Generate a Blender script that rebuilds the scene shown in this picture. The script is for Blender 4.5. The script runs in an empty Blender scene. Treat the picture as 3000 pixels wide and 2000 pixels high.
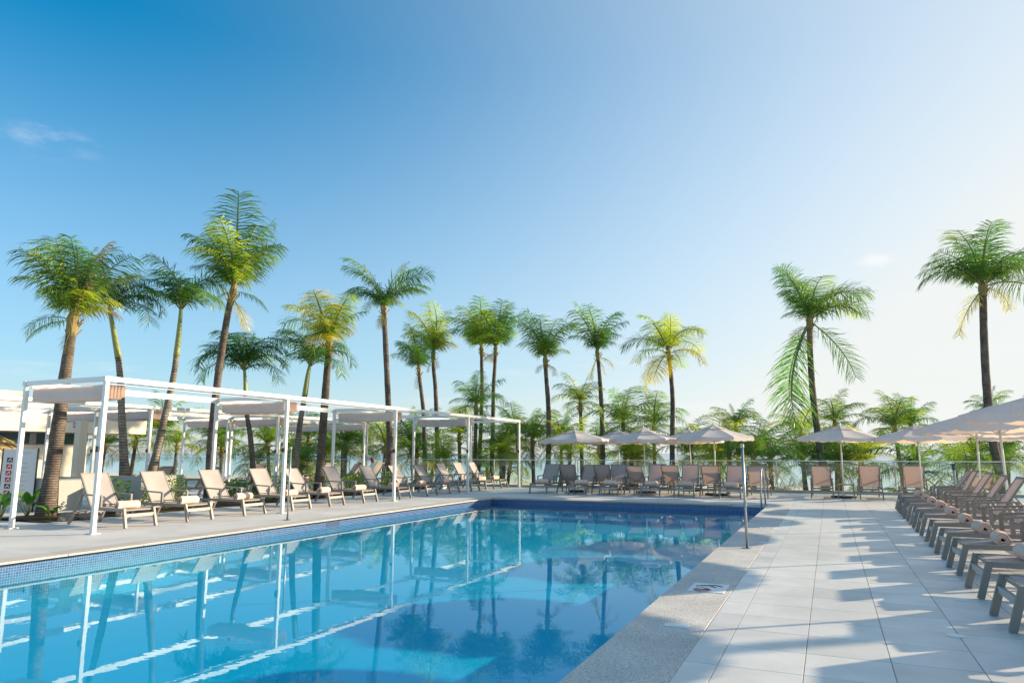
import bpy, math, random
from mathutils import Vector, Matrix
R = math.radians
random.seed(7)
scene = bpy.context.scene
COL = scene.collection

# ------------------------------------------------------------------ camera
# World: Y runs along the pool's long side, X to the right, deck level z = 0.
cam_d = bpy.data.cameras.new('camera'); cam = bpy.data.objects.new('camera', cam_d); COL.objects.link(cam)
cam_d.sensor_width = 36.0; cam_d.lens = 36.0 * 2043 / 3000
cam_d.clip_start = 0.1; cam_d.clip_end = 20000
cam.location = (0, 0, 1.4)
cam.rotation_euler = (R(90 + 9.09), 0, R(24.2))
scene.camera = cam

# ------------------------------------------------------------------ sky, sun, exposure
SUN_AZ, SUN_EL = 52.0, 15.5            # azimuth clockwise from +Y
world = bpy.data.worlds.new('World'); scene.world = world; world.use_nodes = True
wn, wl = world.node_tree.nodes, world.node_tree.links
wn.clear()
w_out = wn.new('ShaderNodeOutputWorld'); w_bg = wn.new('ShaderNodeBackground')
sky = wn.new('ShaderNodeTexSky'); sky.sky_type = 'NISHITA'; sky.sun_disc = False
sky.sun_elevation = R(SUN_EL); sky.sun_rotation = R(SUN_AZ)
sky.air_density = 1.0; sky.dust_density = 1.0; sky.ozone_density = 6.0; sky.altitude = 0
w_hsv = wn.new('ShaderNodeHueSaturation'); w_hsv.inputs['Saturation'].default_value = 1.5; w_hsv.inputs['Value'].default_value = 1.03
w_hsv.inputs['Hue'].default_value = 0.478
wl.new(sky.outputs[0], w_hsv.inputs['Color'])
# humid sea air: the blue pales towards the sun and towards the horizon
sv = Vector((math.sin(R(SUN_AZ)) * math.cos(R(SUN_EL)), math.cos(R(SUN_AZ)) * math.cos(R(SUN_EL)), math.sin(R(SUN_EL))))
w_tc = wn.new('ShaderNodeTexCoord')
def wmath(op, a_, b_=None, c_=None, clamp=False):
    m_ = wn.new('ShaderNodeMath'); m_.operation = op; m_.use_clamp = clamp
    for k_, x_ in enumerate((a_, b_, c_)):
        if x_ is None: continue
        if isinstance(x_, (int, float)): m_.inputs[k_].default_value = x_
        else: wl.new(x_, m_.inputs[k_])
    return m_.outputs[0]
w_dot = wn.new('ShaderNodeVectorMath'); w_dot.operation = 'DOT_PRODUCT'; w_dot.inputs[1].default_value = sv
wl.new(w_tc.outputs['Generated'], w_dot.inputs[0])
w_sep = wn.new('ShaderNodeSeparateXYZ'); wl.new(w_tc.outputs['Generated'], w_sep.inputs[0])
toward_sun = wmath('MULTIPLY', wmath('POWER', wmath('MAXIMUM', wmath('ADD', w_dot.outputs['Value'], 0.25), 0.0), 2.1), 0.66)
toward_hor = wmath('MULTIPLY', wmath('POWER', wmath('SUBTRACT', 1.0, wmath('DIVIDE', wmath('MAXIMUM', w_sep.outputs[2], 0.0), 0.515), clamp=True), 1.3), 0.65)
w_fac = wmath('MINIMUM', wmath('ADD', toward_sun, toward_hor), 0.97)
w_haze = wn.new('ShaderNodeMixRGB'); w_haze.inputs['Color2'].default_value = (3.82, 3.86, 3.72, 1)
wl.new(w_fac, w_haze.inputs['Fac']); wl.new(w_hsv.outputs[0], w_haze.inputs['Color1'])
# a few thin wisps of cloud: faint streaks low over the sea, a feather high on the left, a small puff on the right
w_map = wn.new('ShaderNodeMapping')
w_map.inputs['Scale'].default_value = (2.2, 2.2, 17.0); w_map.inputs['Rotation'].default_value = (R(7), R(-6), 0)
wl.new(w_tc.outputs['Generated'], w_map.inputs['Vector'])
w_ns = wn.new('ShaderNodeTexNoise'); w_ns.inputs['Scale'].default_value = 1.7; w_ns.inputs['Detail'].default_value = 6
w_ns.inputs['Roughness'].default_value = 0.55
wl.new(w_map.outputs[0], w_ns.inputs['Vector'])
w_n2 = wn.new('ShaderNodeTexNoise'); w_n2.inputs['Scale'].default_value = 16; w_n2.inputs['Detail'].default_value = 6; w_n2.inputs['Roughness'].default_value = 0.6
w_m2 = wn.new('ShaderNodeMapping'); w_m2.inputs['Scale'].default_value = (1.0, 1.0, 2.4); w_m2.inputs['Rotation'].default_value = (R(12), R(14), 0)
wl.new(w_tc.outputs['Generated'], w_m2.inputs['Vector']); wl.new(w_m2.outputs[0], w_n2.inputs['Vector'])
def wrange(x_, a_, b_, lo, hi):
    r_ = wn.new('ShaderNodeMapRange'); r_.interpolation_type = 'SMOOTHSTEP'
    for k_, q_ in ((1, a_), (2, b_), (3, lo), (4, hi)): r_.inputs[k_].default_value = q_
    wl.new(x_, r_.inputs[0]); return r_.outputs[0]
def wblob(d_, sx, sz, amp):
    # soft oval patch of noise round direction d_
    sb_ = wn.new('ShaderNodeVectorMath'); sb_.operation = 'SUBTRACT'; sb_.inputs[1].default_value = d_; wl.new(w_tc.outputs['Generated'], sb_.inputs[0])
    sc_ = wn.new('ShaderNodeVectorMath'); sc_.operation = 'MULTIPLY'; sc_.inputs[1].default_value = (1 / sx, 1 / sx, 1 / sz); wl.new(sb_.outputs[0], sc_.inputs[0])
    ln_ = wn.new('ShaderNodeVectorMath'); ln_.operation = 'LENGTH'; wl.new(sc_.outputs[0], ln_.inputs[0])
    return wmath('MULTIPLY', wrange(ln_.outputs['Value'], 0.2, 1.0, 1.0, 0.0), wrange(w_n2.outputs['Fac'], 0.40, 0.68, 0.0, amp))
low = wmath('MULTIPLY', wrange(w_ns.outputs['Fac'], 0.56, 0.80, 0.0, 0.45), wrange(w_sep.outputs[2], 0.12, 0.27, 1.0, 0.0))
w_cl = wmath('MAXIMUM', low, wmath('MAXIMUM', wblob((-0.803, 0.477, 0.361), 0.075, 0.030, 0.24), wblob((0.070, 0.968, 0.239), 0.033, 0.016, 0.75)))
w_mix = wn.new('ShaderNodeMixRGB'); w_mix.inputs['Color2'].default_value = (4.15, 4.15, 4.2, 1)
wl.new(w_cl, w_mix.inputs['Fac']); wl.new(w_haze.outputs[0], w_mix.inputs['Color1'])
wl.new(w_mix.outputs[0], w_bg.inputs['Color'])
w_bg.inputs['Strength'].default_value = 0.12
wl.new(w_bg.outputs[0], w_out.inputs['Surface'])

sun_d = bpy.data.lights.new('sun', 'SUN'); sun = bpy.data.objects.new('sun', sun_d); COL.objects.link(sun)
sun_d.energy = 4.5; sun_d.angle = R(0.55); sun_d.color = (1.0, 0.81, 0.57)
sun.rotation_euler = sv.to_track_quat('Z', 'Y').to_euler()
sun.location = (10, 10, 20)

vs = scene.view_settings
vs.view_transform = 'Standard'; vs.look = 'None'; vs.exposure = 1.0; vs.gamma = 1.0; vs.use_curve_mapping = False
scene.cycles.max_bounces = 10; scene.cycles.transparent_max_bounces = 24
scene.cycles.diffuse_bounces = 3; scene.cycles.glossy_bounces = 4
scene.cycles.caustics_reflective = False; scene.cycles.caustics_refractive = False

# ------------------------------------------------------------------ materials
def new_mat(name):
    m = bpy.data.materials.new(name); m.use_nodes = True
    m.node_tree.nodes.clear()
    out = m.node_tree.nodes.new('ShaderNodeOutputMaterial')
    return m, m.node_tree.nodes, m.node_tree.links, out

def paint(name, col, rough=0.5, var=0.08, scale=6.0, metal=0.0, bump=0.0, bscale=60.0, spec=0.4, col2=None, rnd=0.0, stretch=None, world=False, stain=0.0):
    """A plain surface: base colour with slow mottling, optional fine relief."""
    m, n, l, out = new_mat(name)
    b = n.new('ShaderNodeBsdfPrincipled'); l.new(b.outputs[0], out.inputs['Surface'])
    b.inputs['Metallic'].default_value = metal
    b.inputs['Specular IOR Level'].default_value = spec
    tc = n.new('ShaderNodeTexCoord')
    vec = tc.outputs['Object']
    if world: vec = n.new('ShaderNodeNewGeometry').outputs['Position']
    if stretch:
        mp = n.new('ShaderNodeMapping'); mp.inputs['Scale'].default_value = stretch
        l.new(vec, mp.inputs['Vector']); vec = mp.outputs[0]
    ns = n.new('ShaderNodeTexNoise'); ns.inputs['Scale'].default_value = scale; ns.inputs['Detail'].default_value = 5
    l.new(vec, ns.inputs['Vector'])
    mx = n.new('ShaderNodeMixRGB')
    c2 = col2 if col2 else tuple(max(0, c * (1 - 2 * var)) for c in col)
    c1 = col if col2 else tuple(min(1, c * (1 + var)) for c in col)
    mx.inputs['Color1'].default_value = (*c1, 1); mx.inputs['Color2'].default_value = (*c2, 1)
    l.new(ns.outputs['Fac'], mx.inputs['Fac'])
    cout = mx.outputs[0]
    if rnd:
        oi = n.new('ShaderNodeObjectInfo'); mr = n.new('ShaderNodeMapRange')
        mr.inputs[3].default_value = 1 - rnd; mr.inputs[4].default_value = 1 + rnd
        l.new(oi.outputs['Random'], mr.inputs[0])
        mu = n.new('ShaderNodeVectorMath'); mu.operation = 'SCALE'
        l.new(cout, mu.inputs[0]); l.new(mr.outputs[0], mu.inputs['Scale']); cout = mu.outputs[0]
    if stain:                      # broad irregular weathering
        ng = n.new('ShaderNodeNewGeometry'); n3 = n.new('ShaderNodeTexNoise'); n3.inputs['Scale'].default_value = 0.75; n3.inputs['Detail'].default_value = 9; n3.inputs['Roughness'].default_value = 0.68; n3.inputs['Distortion'].default_value = 0.6
        l.new(ng.outputs['Position'], n3.inputs['Vector'])
        m4 = n.new('ShaderNodeMapRange'); m4.inputs[1].default_value = 0.38; m4.inputs[2].default_value = 0.58; m4.inputs[3].default_value = 1 - stain; m4.inputs[4].default_value = 1.0
        l.new(n3.outputs['Fac'], m4.inputs[0]); v4 = n.new('ShaderNodeVectorMath'); v4.operation = 'SCALE'
        l.new(cout, v4.inputs[0]); l.new(m4.outputs[0], v4.inputs['Scale']); cout = v4.outputs[0]
    l.new(cout, b.inputs['Base Color'])
    rr = n.new('ShaderNodeMapRange'); rr.inputs[3].default_value = max(0.02, rough - 0.08); rr.inputs[4].default_value = min(1, rough + 0.08)
    l.new(ns.outputs['Fac'], rr.inputs[0]); l.new(rr.outputs[0], b.inputs['Roughness'])
    if bump:
        n2 = n.new('ShaderNodeTexNoise'); n2.inputs['Scale'].default_value = bscale; n2.inputs['Detail'].default_value = 4
        l.new(vec, n2.inputs['Vector'])
        bp = n.new('ShaderNodeBump'); bp.inputs['Strength'].default_value = bump; bp.inputs['Distance'].default_value = 0.01
        l.new(n2.outputs['Fac'], bp.inputs['Height']); l.new(bp.outputs[0], b.inputs['Normal'])
    return m

def cloth(name, col, trans_col, trans=0.35, weave=900.0, bump=0.15):
    """Fabric that lets some light through."""
    m, n, l, out = new_mat(name)
    d = n.new('ShaderNodeBsdfDiffuse'); t = n.new('ShaderNodeBsdfTranslucent'); mx = n.new('ShaderNodeMixShader')
    mx.inputs['Fac'].default_value = trans
    tc = n.new('ShaderNodeTexCoord'); ns = n.new('ShaderNodeTexNoise'); ns.inputs['Scale'].default_value = 3.5; ns.inputs['Detail'].default_value = 6
    l.new(tc.outputs['Object'], ns.inputs['Vector'])
    cm = n.new('ShaderNodeMixRGB'); cm.inputs['Color1'].default_value = (*[c * 0.86 for c in col], 1); cm.inputs['Color2'].default_value = (*[min(1, c * 1.10) for c in col], 1)
    l.new(ns.outputs['Fac'], cm.inputs['Fac']); l.new(cm.outputs[0], d.inputs['Color'])
    t.inputs['Color'].default_value = (*trans_col, 1)
    n2 = n.new('ShaderNodeTexNoise'); n2.inputs['Scale'].default_value = 24; n2.inputs['Detail'].default_value = 5
    l.new(tc.outputs['Object'], n2.inputs['Vector'])
    bp = n.new('ShaderNodeBump'); bp.inputs['Strength'].default_value = bump; bp.inputs['Distance'].default_value = 0.02
    l.new(n2.outputs['Fac'], bp.inputs['Height']); l.new(bp.outputs[0], d.inputs['Normal'])
    l.new(d.outputs[0], mx.inputs[1]); l.new(t.outputs[0], mx.inputs[2]); l.new(mx.outputs[0], out.inputs['Surface'])
    return m

def leaf(name, c_a, c_b, trans=0.45, tr_boost=1.75):
    """Leaf: each frond takes its own place between two greens; light passes through."""
    m, n, l, out = new_mat(name)
    oi = n.new('ShaderNodeObjectInfo'); mx = n.new('ShaderNodeMixRGB')
    mx.inputs['Color1'].default_value = (*c_a, 1); mx.inputs['Color2'].default_value = (*c_b, 1)
    tc = n.new('ShaderNodeTexCoord'); ns = n.new('ShaderNodeTexNoise'); ns.inputs['Scale'].default_value = 4; ns.inputs['Detail'].default_value = 3
    l.new(tc.outputs['Object'], ns.inputs['Vector'])
    ad = n.new('ShaderNodeMath'); ad.operation = 'MULTIPLY_ADD'; ad.inputs[1].default_value = 0.6; ad.use_clamp = True
    sb = n.new('ShaderNodeMath'); sb.operation = 'SUBTRACT'; sb.inputs[1].default_value = 0.3
    l.new(oi.outputs['Random'], sb.inputs[0])
    l.new(ns.outputs['Fac'], ad.inputs[0]); l.new(sb.outputs[0], ad.inputs[2]); l.new(ad.outputs[0], mx.inputs['Fac'])
    d = n.new('ShaderNodeBsdfDiffuse'); t = n.new('ShaderNodeBsdfTranslucent'); g = n.new('ShaderNodeBsdfGlossy')
    g.inputs['Roughness'].default_value = 0.42; g.inputs['Color'].default_value = (0.9, 0.95, 0.9, 1)
    l.new(mx.outputs[0], d.inputs['Color'])
    sc = n.new('ShaderNodeVectorMath'); sc.operation = 'MULTIPLY'; sc.inputs[1].default_value = (tr_boost * 0.98, tr_boost * 1.05, tr_boost * 0.45)
    l.new(mx.outputs[0], sc.inputs[0]); l.new(sc.outputs[0], t.inputs['Color'])
    m1 = n.new('ShaderNodeMixShader'); m1.inputs['Fac'].default_value = trans
    l.new(d.outputs[0], m1.inputs[1]); l.new(t.outputs[0], m1.inputs[2])
    m2 = n.new('ShaderNodeMixShader'); m2.inputs['Fac'].default_value = 0.05
    l.new(m1.outputs[0], m2.inputs[1]); l.new(g.outputs[0], m2.inputs[2]); l.new(m2.outputs[0], out.inputs['Surface'])
    return m

def mosaic(name, axis):
    """Small glass mosaic: blue squares of changing tone with pale joints."""
    m, n, l, out = new_mat(name)
    b = n.new('ShaderNodeBsdfPrincipled'); l.new(b.outputs[0], out.inputs['Surface'])
    b.inputs['Roughness'].default_value = 0.18
    tc = n.new('ShaderNodeTexCoord'); sx = n.new('ShaderNodeSeparateXYZ'); l.new(tc.outputs['Object'], sx.inputs[0])
    cb = n.new('ShaderNodeCombineXYZ')
    if axis == 'x': l.new(sx.outputs[1], cb.inputs[0]); l.new(sx.outputs[2], cb.inputs[1])
    elif axis == 'y': l.new(sx.outputs[0], cb.inputs[0]); l.new(sx.outputs[2], cb.inputs[1])
    else: l.new(sx.outputs[0], cb.inputs[0]); l.new(sx.outputs[1], cb.inputs[1])
    br = n.new('ShaderNodeTexBrick'); br.offset = 0.0; br.squash = 1.0
    br.inputs['Scale'].default_value = 1.0; br.inputs['Brick Width'].default_value = 0.034; br.inputs['Row Height'].default_value = 0.034
    br.inputs['Mortar Size'].default_value = 0.0035; br.inputs['Mortar Smooth'].default_value = 0.1
    br.inputs['Color1'].default_value = (0.010, 0.045, 0.16, 1); br.inputs['Color2'].default_value = (0.035, 0.11, 0.29, 1)
    br.inputs['Mortar'].default_value = (0.24, 0.31, 0.42, 1)
    l.new(cb.outputs[0], br.inputs['Vector']); l.new(br.outputs['Color'], b.inputs['Base Color'])
    bp = n.new('ShaderNodeBump'); bp.inputs['Strength'].default_value = 0.5; bp.inputs['Distance'].default_value = 0.004
    l.new(br.outputs['Fac'], bp.inputs['Height']); bp.invert = True; l.new(bp.outputs[0], b.inputs['Normal'])
    return m

def water_mat(name):
    """Still pool water: mirror by angle over a clear blue tint."""
    m, n, l, out = new_mat(name)
    tr = n.new('ShaderNodeBsdfTransparent'); tr.inputs['Color'].default_value = (0.30, 0.92, 0.98, 1)
    g = n.new('ShaderNodeBsdfGlossy'); g.inputs['Roughness'].default_value = 0.0; g.inputs['Color'].default_value = (0.80, 0.95, 1, 1)
    lw = n.new('ShaderNodeLayerWeight'); lw.inputs['Blend'].default_value = 0.5
    pw = n.new('ShaderNodeMath'); pw.operation = 'POWER'; pw.inputs[1].default_value = 6.2; l.new(lw.outputs['Facing'], pw.inputs[0])
    fr = n.new('ShaderNodeMath'); fr.operation = 'MULTIPLY_ADD'; fr.inputs[1].default_value = 0.90; fr.inputs[2].default_value = 0.015; l.new(pw.outputs[0], fr.inputs[0])
    tc = n.new('ShaderNodeTexCoord')
    n1 = n.new('ShaderNodeTexNoise'); n1.inputs['Scale'].default_value = 2.2; n1.inputs['Detail'].default_value = 3
    n2 = n.new('ShaderNodeTexNoise'); n2.inputs['Scale'].default_value = 9; n2.inputs['Detail'].default_value = 2
    l.new(tc.outputs['Object'], n1.inputs['Vector']); l.new(tc.outputs['Object'], n2.inputs['Vector'])
    ad = n.new('ShaderNodeMath'); ad.operation = 'MULTIPLY_ADD'; ad.inputs[1].default_value = 0.16
    l.new(n2.outputs['Fac'], ad.inputs[0]); l.new(n1.outputs['Fac'], ad.inputs[2])
    bp = n.new('ShaderNodeBump'); bp.inputs['Strength'].default_value = 0.028; bp.inputs['Distance'].default_value = 0.03
    l.new(ad.outputs[0], bp.inputs['Height'])
    l.new(bp.outputs[0], g.inputs['Normal']); l.new(bp.outputs[0], lw.inputs['Normal'])
    mx = n.new('ShaderNodeMixShader'); l.new(fr.outputs[0], mx.inputs['Fac'])
    l.new(tr.outputs[0], mx.inputs[1]); l.new(g.outputs[0], mx.inputs[2]); l.new(mx.outputs[0], out.inputs['Surface'])
    return m

def glass_mat(name, tint):
    m, n, l, out = new_mat(name)
    tr = n.new('ShaderNodeBsdfTransparent'); tr.inputs['Color'].default_value = (*tint, 1)
    g = n.new('ShaderNodeBsdfGlossy'); g.inputs['Roughness'].default_value = 0.02
    lw = n.new('ShaderNodeLayerWeight'); pw = n.new('ShaderNodeMath'); pw.operation = 'POWER'; pw.inputs[1].default_value = 4.0
    l.new(lw.outputs['Facing'], pw.inputs[0]); fr = n.new('ShaderNodeMath'); fr.operation = 'MULTIPLY_ADD'; fr.inputs[1].default_value = 0.9; fr.inputs[2].default_value = 0.05; l.new(pw.outputs[0], fr.inputs[0])
    mx = n.new('ShaderNodeMixShader'); l.new(fr.outputs[0], mx.inputs['Fac'])
    l.new(tr.outputs[0], mx.inputs[1]); l.new(g.outputs[0], mx.inputs[2]); l.new(mx.outputs[0], out.inputs['Surface'])
    return m

def sea_mat(name):
    m, n, l, out = new_mat(name)
    b = n.new('ShaderNodeBsdfPrincipled'); l.new(b.outputs[0], out.inputs['Surface'])
    b.inputs['Roughness'].default_value = 0.16; b.inputs['IOR'].default_value = 1.33
    tc = n.new('ShaderNodeTexCoord'); sx = n.new('ShaderNodeSeparateXYZ'); l.new(tc.outputs['Object'], sx.inputs[0])
    ns = n.new('ShaderNodeTexNoise'); ns.inputs['Scale'].default_value = 0.012; ns.inputs['Detail'].default_value = 5
    mp = n.new('ShaderNodeMapping'); mp.inputs['Scale'].default_value = (0.5, 2.2, 1); l.new(tc.outputs['Object'], mp.inputs[0]); l.new(mp.outputs[0], ns.inputs['Vector'])
    ad = n.new('ShaderNodeMath'); ad.operation = 'MULTIPLY_ADD'; ad.inputs[1].default_value = 90; l.new(ns.outputs['Fac'], ad.inputs[0]); l.new(sx.outputs[1], ad.inputs[2])
    mr = n.new('ShaderNodeMapRange'); mr.inputs[1].default_value = 110; mr.inputs[2].default_value = 900; l.new(ad.outputs[0], mr.inputs[0])
    cr = n.new('ShaderNodeValToRGB'); e = cr.color_ramp.elements
    e[0].position = 0.0; e[0].color = (0.58, 0.68, 0.68, 1); e[1].position = 1.0; e[1].color = (0.05, 0.17, 0.31, 1)
    a = e.new(0.10); a.color = (0.30, 0.50, 0.56, 1); a = e.new(0.35); a.color = (0.10, 0.29, 0.42, 1)
    l.new(mr.outputs[0], cr.inputs[0]); l.new(cr.outputs[0], b.inputs['Base Color'])
    n2 = n.new('ShaderNodeTexNoise'); n2.inputs['Scale'].default_value = 0.6; n2.inputs['Detail'].default_value = 4; l.new(mp.outputs[0], n2.inputs['Vector'])
    bp = n.new('ShaderNodeBump'); bp.inputs['Strength'].default_value = 0.22; bp.inputs['Distance'].default_value = 0.25
    l.new(n2.outputs['Fac'], bp.inputs['Height']); l.new(bp.outputs[0], b.inputs['Normal'])
    return m

def pebble_mat(name):
    """Washed aggregate: fine pale and dark grains."""
    m, n, l, out = new_mat(name)
    b = n.new('ShaderNodeBsdfPrincipled'); l.new(b.outputs[0], out.inputs['Surface']); b.inputs['Roughness'].default_value = 0.75
    tc = n.new('ShaderNodeTexCoord'); v = n.new('ShaderNodeTexVoronoi'); v.inputs['Scale'].default_value = 120
    l.new(tc.outputs['Object'], v.inputs['Vector'])
    cr = n.new('ShaderNodeValToRGB'); e = cr.color_ramp.elements
    e[0].color = (0.40, 0.38, 0.35, 1); e[1].color = (0.76, 0.73, 0.68, 1); a = e.new(0.45); a.color = (0.60, 0.57, 0.53, 1)
    sp = n.new('ShaderNodeSeparateColor'); l.new(v.outputs['Color'], sp.inputs[0]); l.new(sp.outputs[0], cr.inputs[0])
    ns = n.new('ShaderNodeTexNoise'); ns.inputs['Scale'].default_value = 1.3; ns.inputs['Detail'].default_value = 6; l.new(tc.outputs['Object'], ns.inputs['Vector'])
    mr = n.new('ShaderNodeMapRange'); mr.inputs[1].default_value = 0.3; mr.inputs[2].default_value = 0.7; mr.inputs[3].default_value = 0.82; mr.inputs[4].default_value = 1.08; l.new(ns.outputs['Fac'], mr.inputs[0])
    sc = n.new('ShaderNodeVectorMath'); sc.operation = 'SCALE'; l.new(cr.outputs[0], sc.inputs[0]); l.new(mr.outputs[0], sc.inputs['Scale']); l.new(sc.outputs[0], b.inputs['Base Color'])
    bp = n.new('ShaderNodeBump'); bp.inputs['Strength'].default_value = 0.5; bp.inputs['Distance'].default_value = 0.004
    l.new(v.outputs['Distance'], bp.inputs['Height']); l.new(bp.outputs[0], b.inputs['Normal'])
    return m

def trunk_mat(name, c1, c2, ring=26.0):
    """Palm bark: dark leaf-scar rings over mottled grey-brown."""
    m, n, l, out = new_mat(name)
    b = n.new('ShaderNodeBsdfPrincipled'); l.new(b.outputs[0], out.inputs['Surface']); b.inputs['Roughness'].default_value = 0.9
    b.inputs['Specular IOR Level'].default_value = 0.15
    tc = n.new('ShaderNodeTexCoord'); ns = n.new('ShaderNodeTexNoise'); ns.inputs['Scale'].default_value = 7; ns.inputs['Detail'].default_value = 6; ns.inputs['Roughness'].default_value = 0.7
    l.new(tc.outputs['Object'], ns.inputs['Vector'])
    sx = n.new('ShaderNodeSeparateXYZ'); l.new(tc.outputs['Object'], sx.inputs[0])
    ma = n.new('ShaderNodeMath'); ma.operation = 'MULTIPLY_ADD'; ma.inputs[1].default_value = 9.0; l.new(ns.outputs['Fac'], ma.inputs[0])
    mu = n.new('ShaderNodeMath'); mu.operation = 'MULTIPLY'; mu.inputs[1].default_value = ring * 4.6; l.new(sx.outputs[2], mu.inputs[0]); l.new(mu.outputs[0], ma.inputs[2])
    sn = n.new('ShaderNodeMath'); sn.operation = 'SINE'; l.new(ma.outputs[0], sn.inputs[0])
    mr = n.new('ShaderNodeMapRange'); mr.inputs[1].default_value = -1; mr.inputs[2].default_value = 1; l.new(sn.outputs[0], mr.inputs[0])
    mm = n.new('ShaderNodeMath'); mm.operation = 'MULTIPLY'; l.new(mr.outputs[0], mm.inputs[0]); l.new(ns.outputs['Fac'], mm.inputs[1])
    mx = n.new('ShaderNodeMixRGB'); mx.inputs['Color1'].default_value = (*c1, 1); mx.inputs['Color2'].default_value = (*c2, 1)
    m3 = n.new('ShaderNodeMapRange'); m3.inputs[1].default_value = -0.15; m3.inputs[2].default_value = 0.66; l.new(mm.outputs[0], m3.inputs[0])
    n5 = n.new('ShaderNodeTexNoise'); n5.inputs['Scale'].default_value = 3.2; n5.inputs['Detail'].default_value = 7; n5.inputs['Roughness'].default_value = 0.75; l.new(tc.outputs['Object'], n5.inputs['Vector'])
    m5 = n.new('ShaderNodeMapRange'); m5.inputs[1].default_value = 0.36; m5.inputs[2].default_value = 0.62; m5.inputs[3].default_value = 0.50; m5.inputs[4].default_value = 1.30; l.new(n5.outputs['Fac'], m5.inputs[0])
    v5 = n.new('ShaderNodeVectorMath'); v5.operation = 'SCALE'; l.new(m3.outputs[0], mx.inputs['Fac']); l.new(mx.outputs[0], v5.inputs[0]); l.new(m5.outputs[0], v5.inputs['Scale']); l.new(v5.outputs[0], b.inputs['Base Color'])
    bp = n.new('ShaderNodeBump'); bp.inputs['Strength'].default_value = 0.8; bp.inputs['Distance'].default_value = 0.02
    l.new(mm.outputs[0], bp.inputs['Height']); l.new(bp.outputs[0], b.inputs['Normal'])
    return m

M = {}
M['tile'] = paint('tile', (0.78, 0.755, 0.715), 0.42, 0.0, 2.6, col2=(0.60, 0.59, 0.57), rnd=0.10, bump=0.10, bscale=7, world=True, stain=0.14)
M['grout'] = paint('grout', (0.36, 0.355, 0.345), 0.9, 0.1, 5)
M['deck'] = paint('deck', (0.72, 0.70, 0.67), 0.6, 0.09, 0.8, bump=0.10, bscale=20, stain=0.16)
M['pebble'] = pebble_mat('pebble')
M['coping'] = paint('coping', (0.58, 0.53, 0.46), 0.7, 0.10, 2.2, bump=0.15, bscale=40, rnd=0.06, world=True)
M['mosaic_x'] = mosaic('mosaic_x', 'x'); M['mosaic_y'] = mosaic('mosaic_y', 'y')
M['basin'] = paint('basin', (0.003, 0.47, 0.70), 0.5, 0.10, 0.8, col2=(0.002, 0.41, 0.65))
M['water'] = water_mat('water')
M['sea'] = sea_mat('sea')
M['sand'] = paint('sand', (0.72, 0.66, 0.54), 0.95, 0.06, 0.4, bump=0.3, bscale=3, spec=0.1)
M['lawn'] = paint('lawn', (0.13, 0.22, 0.04), 0.9, 0.3, 3, spec=0.1, bump=0.5, bscale=40)
M['soil'] = paint('soil', (0.10, 0.075, 0.05), 0.95, 0.3, 5, bump=0.8, bscale=25, spec=0.1)
M['white_metal'] = paint('white_metal', (0.80, 0.79, 0.76), 0.38, 0.03, 2)
M['taupe_metal'] = paint('taupe_metal', (0.27, 0.24, 0.21), 0.42, 0.06, 6, rnd=0.06)
M['crossbar'] = paint('crossbar', (0.42, 0.40, 0.37), 0.4, 0.05, 6)
M['black'] = paint('black', (0.02, 0.02, 0.022), 0.5, 0.1, 6)
M['steel'] = paint('steel', (0.46, 0.45, 0.43), 0.36, 0.04, 5, metal=0.75)
M['sling'] = cloth('sling', (0.53, 0.495, 0.47), (0.46, 0.28, 0.20), 0.24)
M['canvas'] = cloth('canvas', (0.86, 0.82, 0.78), (0.88, 0.60, 0.42), 0.36, bump=0.35)
M['drape'] = cloth('drape', (0.76, 0.71, 0.675), (0.85, 0.52, 0.33), 0.28, bump=0.2)
M['towel'] = paint('towel', (0.95, 0.64, 0.50), 0.95, 0.05, 8, bump=0.6, bscale=140, spec=0.05, rnd=0.04)
M['glass'] = glass_mat('glass', (0.90, 0.96, 0.94))
M['bark'] = trunk_mat('bark', (0.050, 0.037, 0.029), (0.27, 0.215, 0.17))
M['bark_pale'] = trunk_mat('bark_pale', (0.13, 0.10, 0.08), (0.36, 0.31, 0.25), 18)
M['crownshaft'] = paint('crownshaft', (0.30, 0.33, 0.10), 0.45, 0.15, 5, stretch=(1, 1, 0.2))
M['sheath'] = paint('sheath', (0.24, 0.15, 0.08), 0.85, 0.3, 11, col2=(0.33, 0.29, 0.09))
M['rachis'] = paint('rachis', (0.24, 0.26, 0.06), 0.5, 0.1, 6)
M['leaf'] = leaf('leaf', (0.040, 0.12, 0.030), (0.22, 0.32, 0.030), 0.46)
M['leaf_green'] = leaf('leaf_green', (0.030, 0.12, 0.040), (0.14, 0.29, 0.035), 0.46)
M['leaf_lime'] = leaf('leaf_lime', (0.18, 0.32, 0.030), (0.46, 0.46, 0.030), 0.52)
M['leaf_yellow'] = leaf('leaf_yellow', (0.36, 0.36, 0.03), (0.52, 0.40, 0.04), 0.45)
M['leaf_dry'] = leaf('leaf_dry', (0.26, 0.17, 0.08), (0.38, 0.26, 0.14), 0.3, 1.1)
M['shrub'] = leaf('shrub', (0.06, 0.15, 0.035), (0.26, 0.33, 0.04), 0.45)
M['cream'] = paint('cream', (0.72, 0.64, 0.52), 0.8, 0.04, 1.0)
M['concrete'] = paint('concrete', (0.42, 0.42, 0.39), 0.75, 0.08, 2.0, bump=0.1, bscale=30)
M['window'] = paint('window', (0.05, 0.09, 0.10), 0.12, 0.3, 1.5, spec=0.6)
M['thatch'] = paint('thatch', (0.52, 0.36, 0.14), 0.95, 0.35, 14, bump=1.0, bscale=40, spec=0.05, stretch=(1, 1, 0.2))
M['signboard'] = paint('signboard', (0.70, 0.72, 0.72), 0.45, 0.03, 3)
M['print_dark'] = paint('print_dark', (0.03, 0.03, 0.035), 0.5, 0.05, 5)
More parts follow.
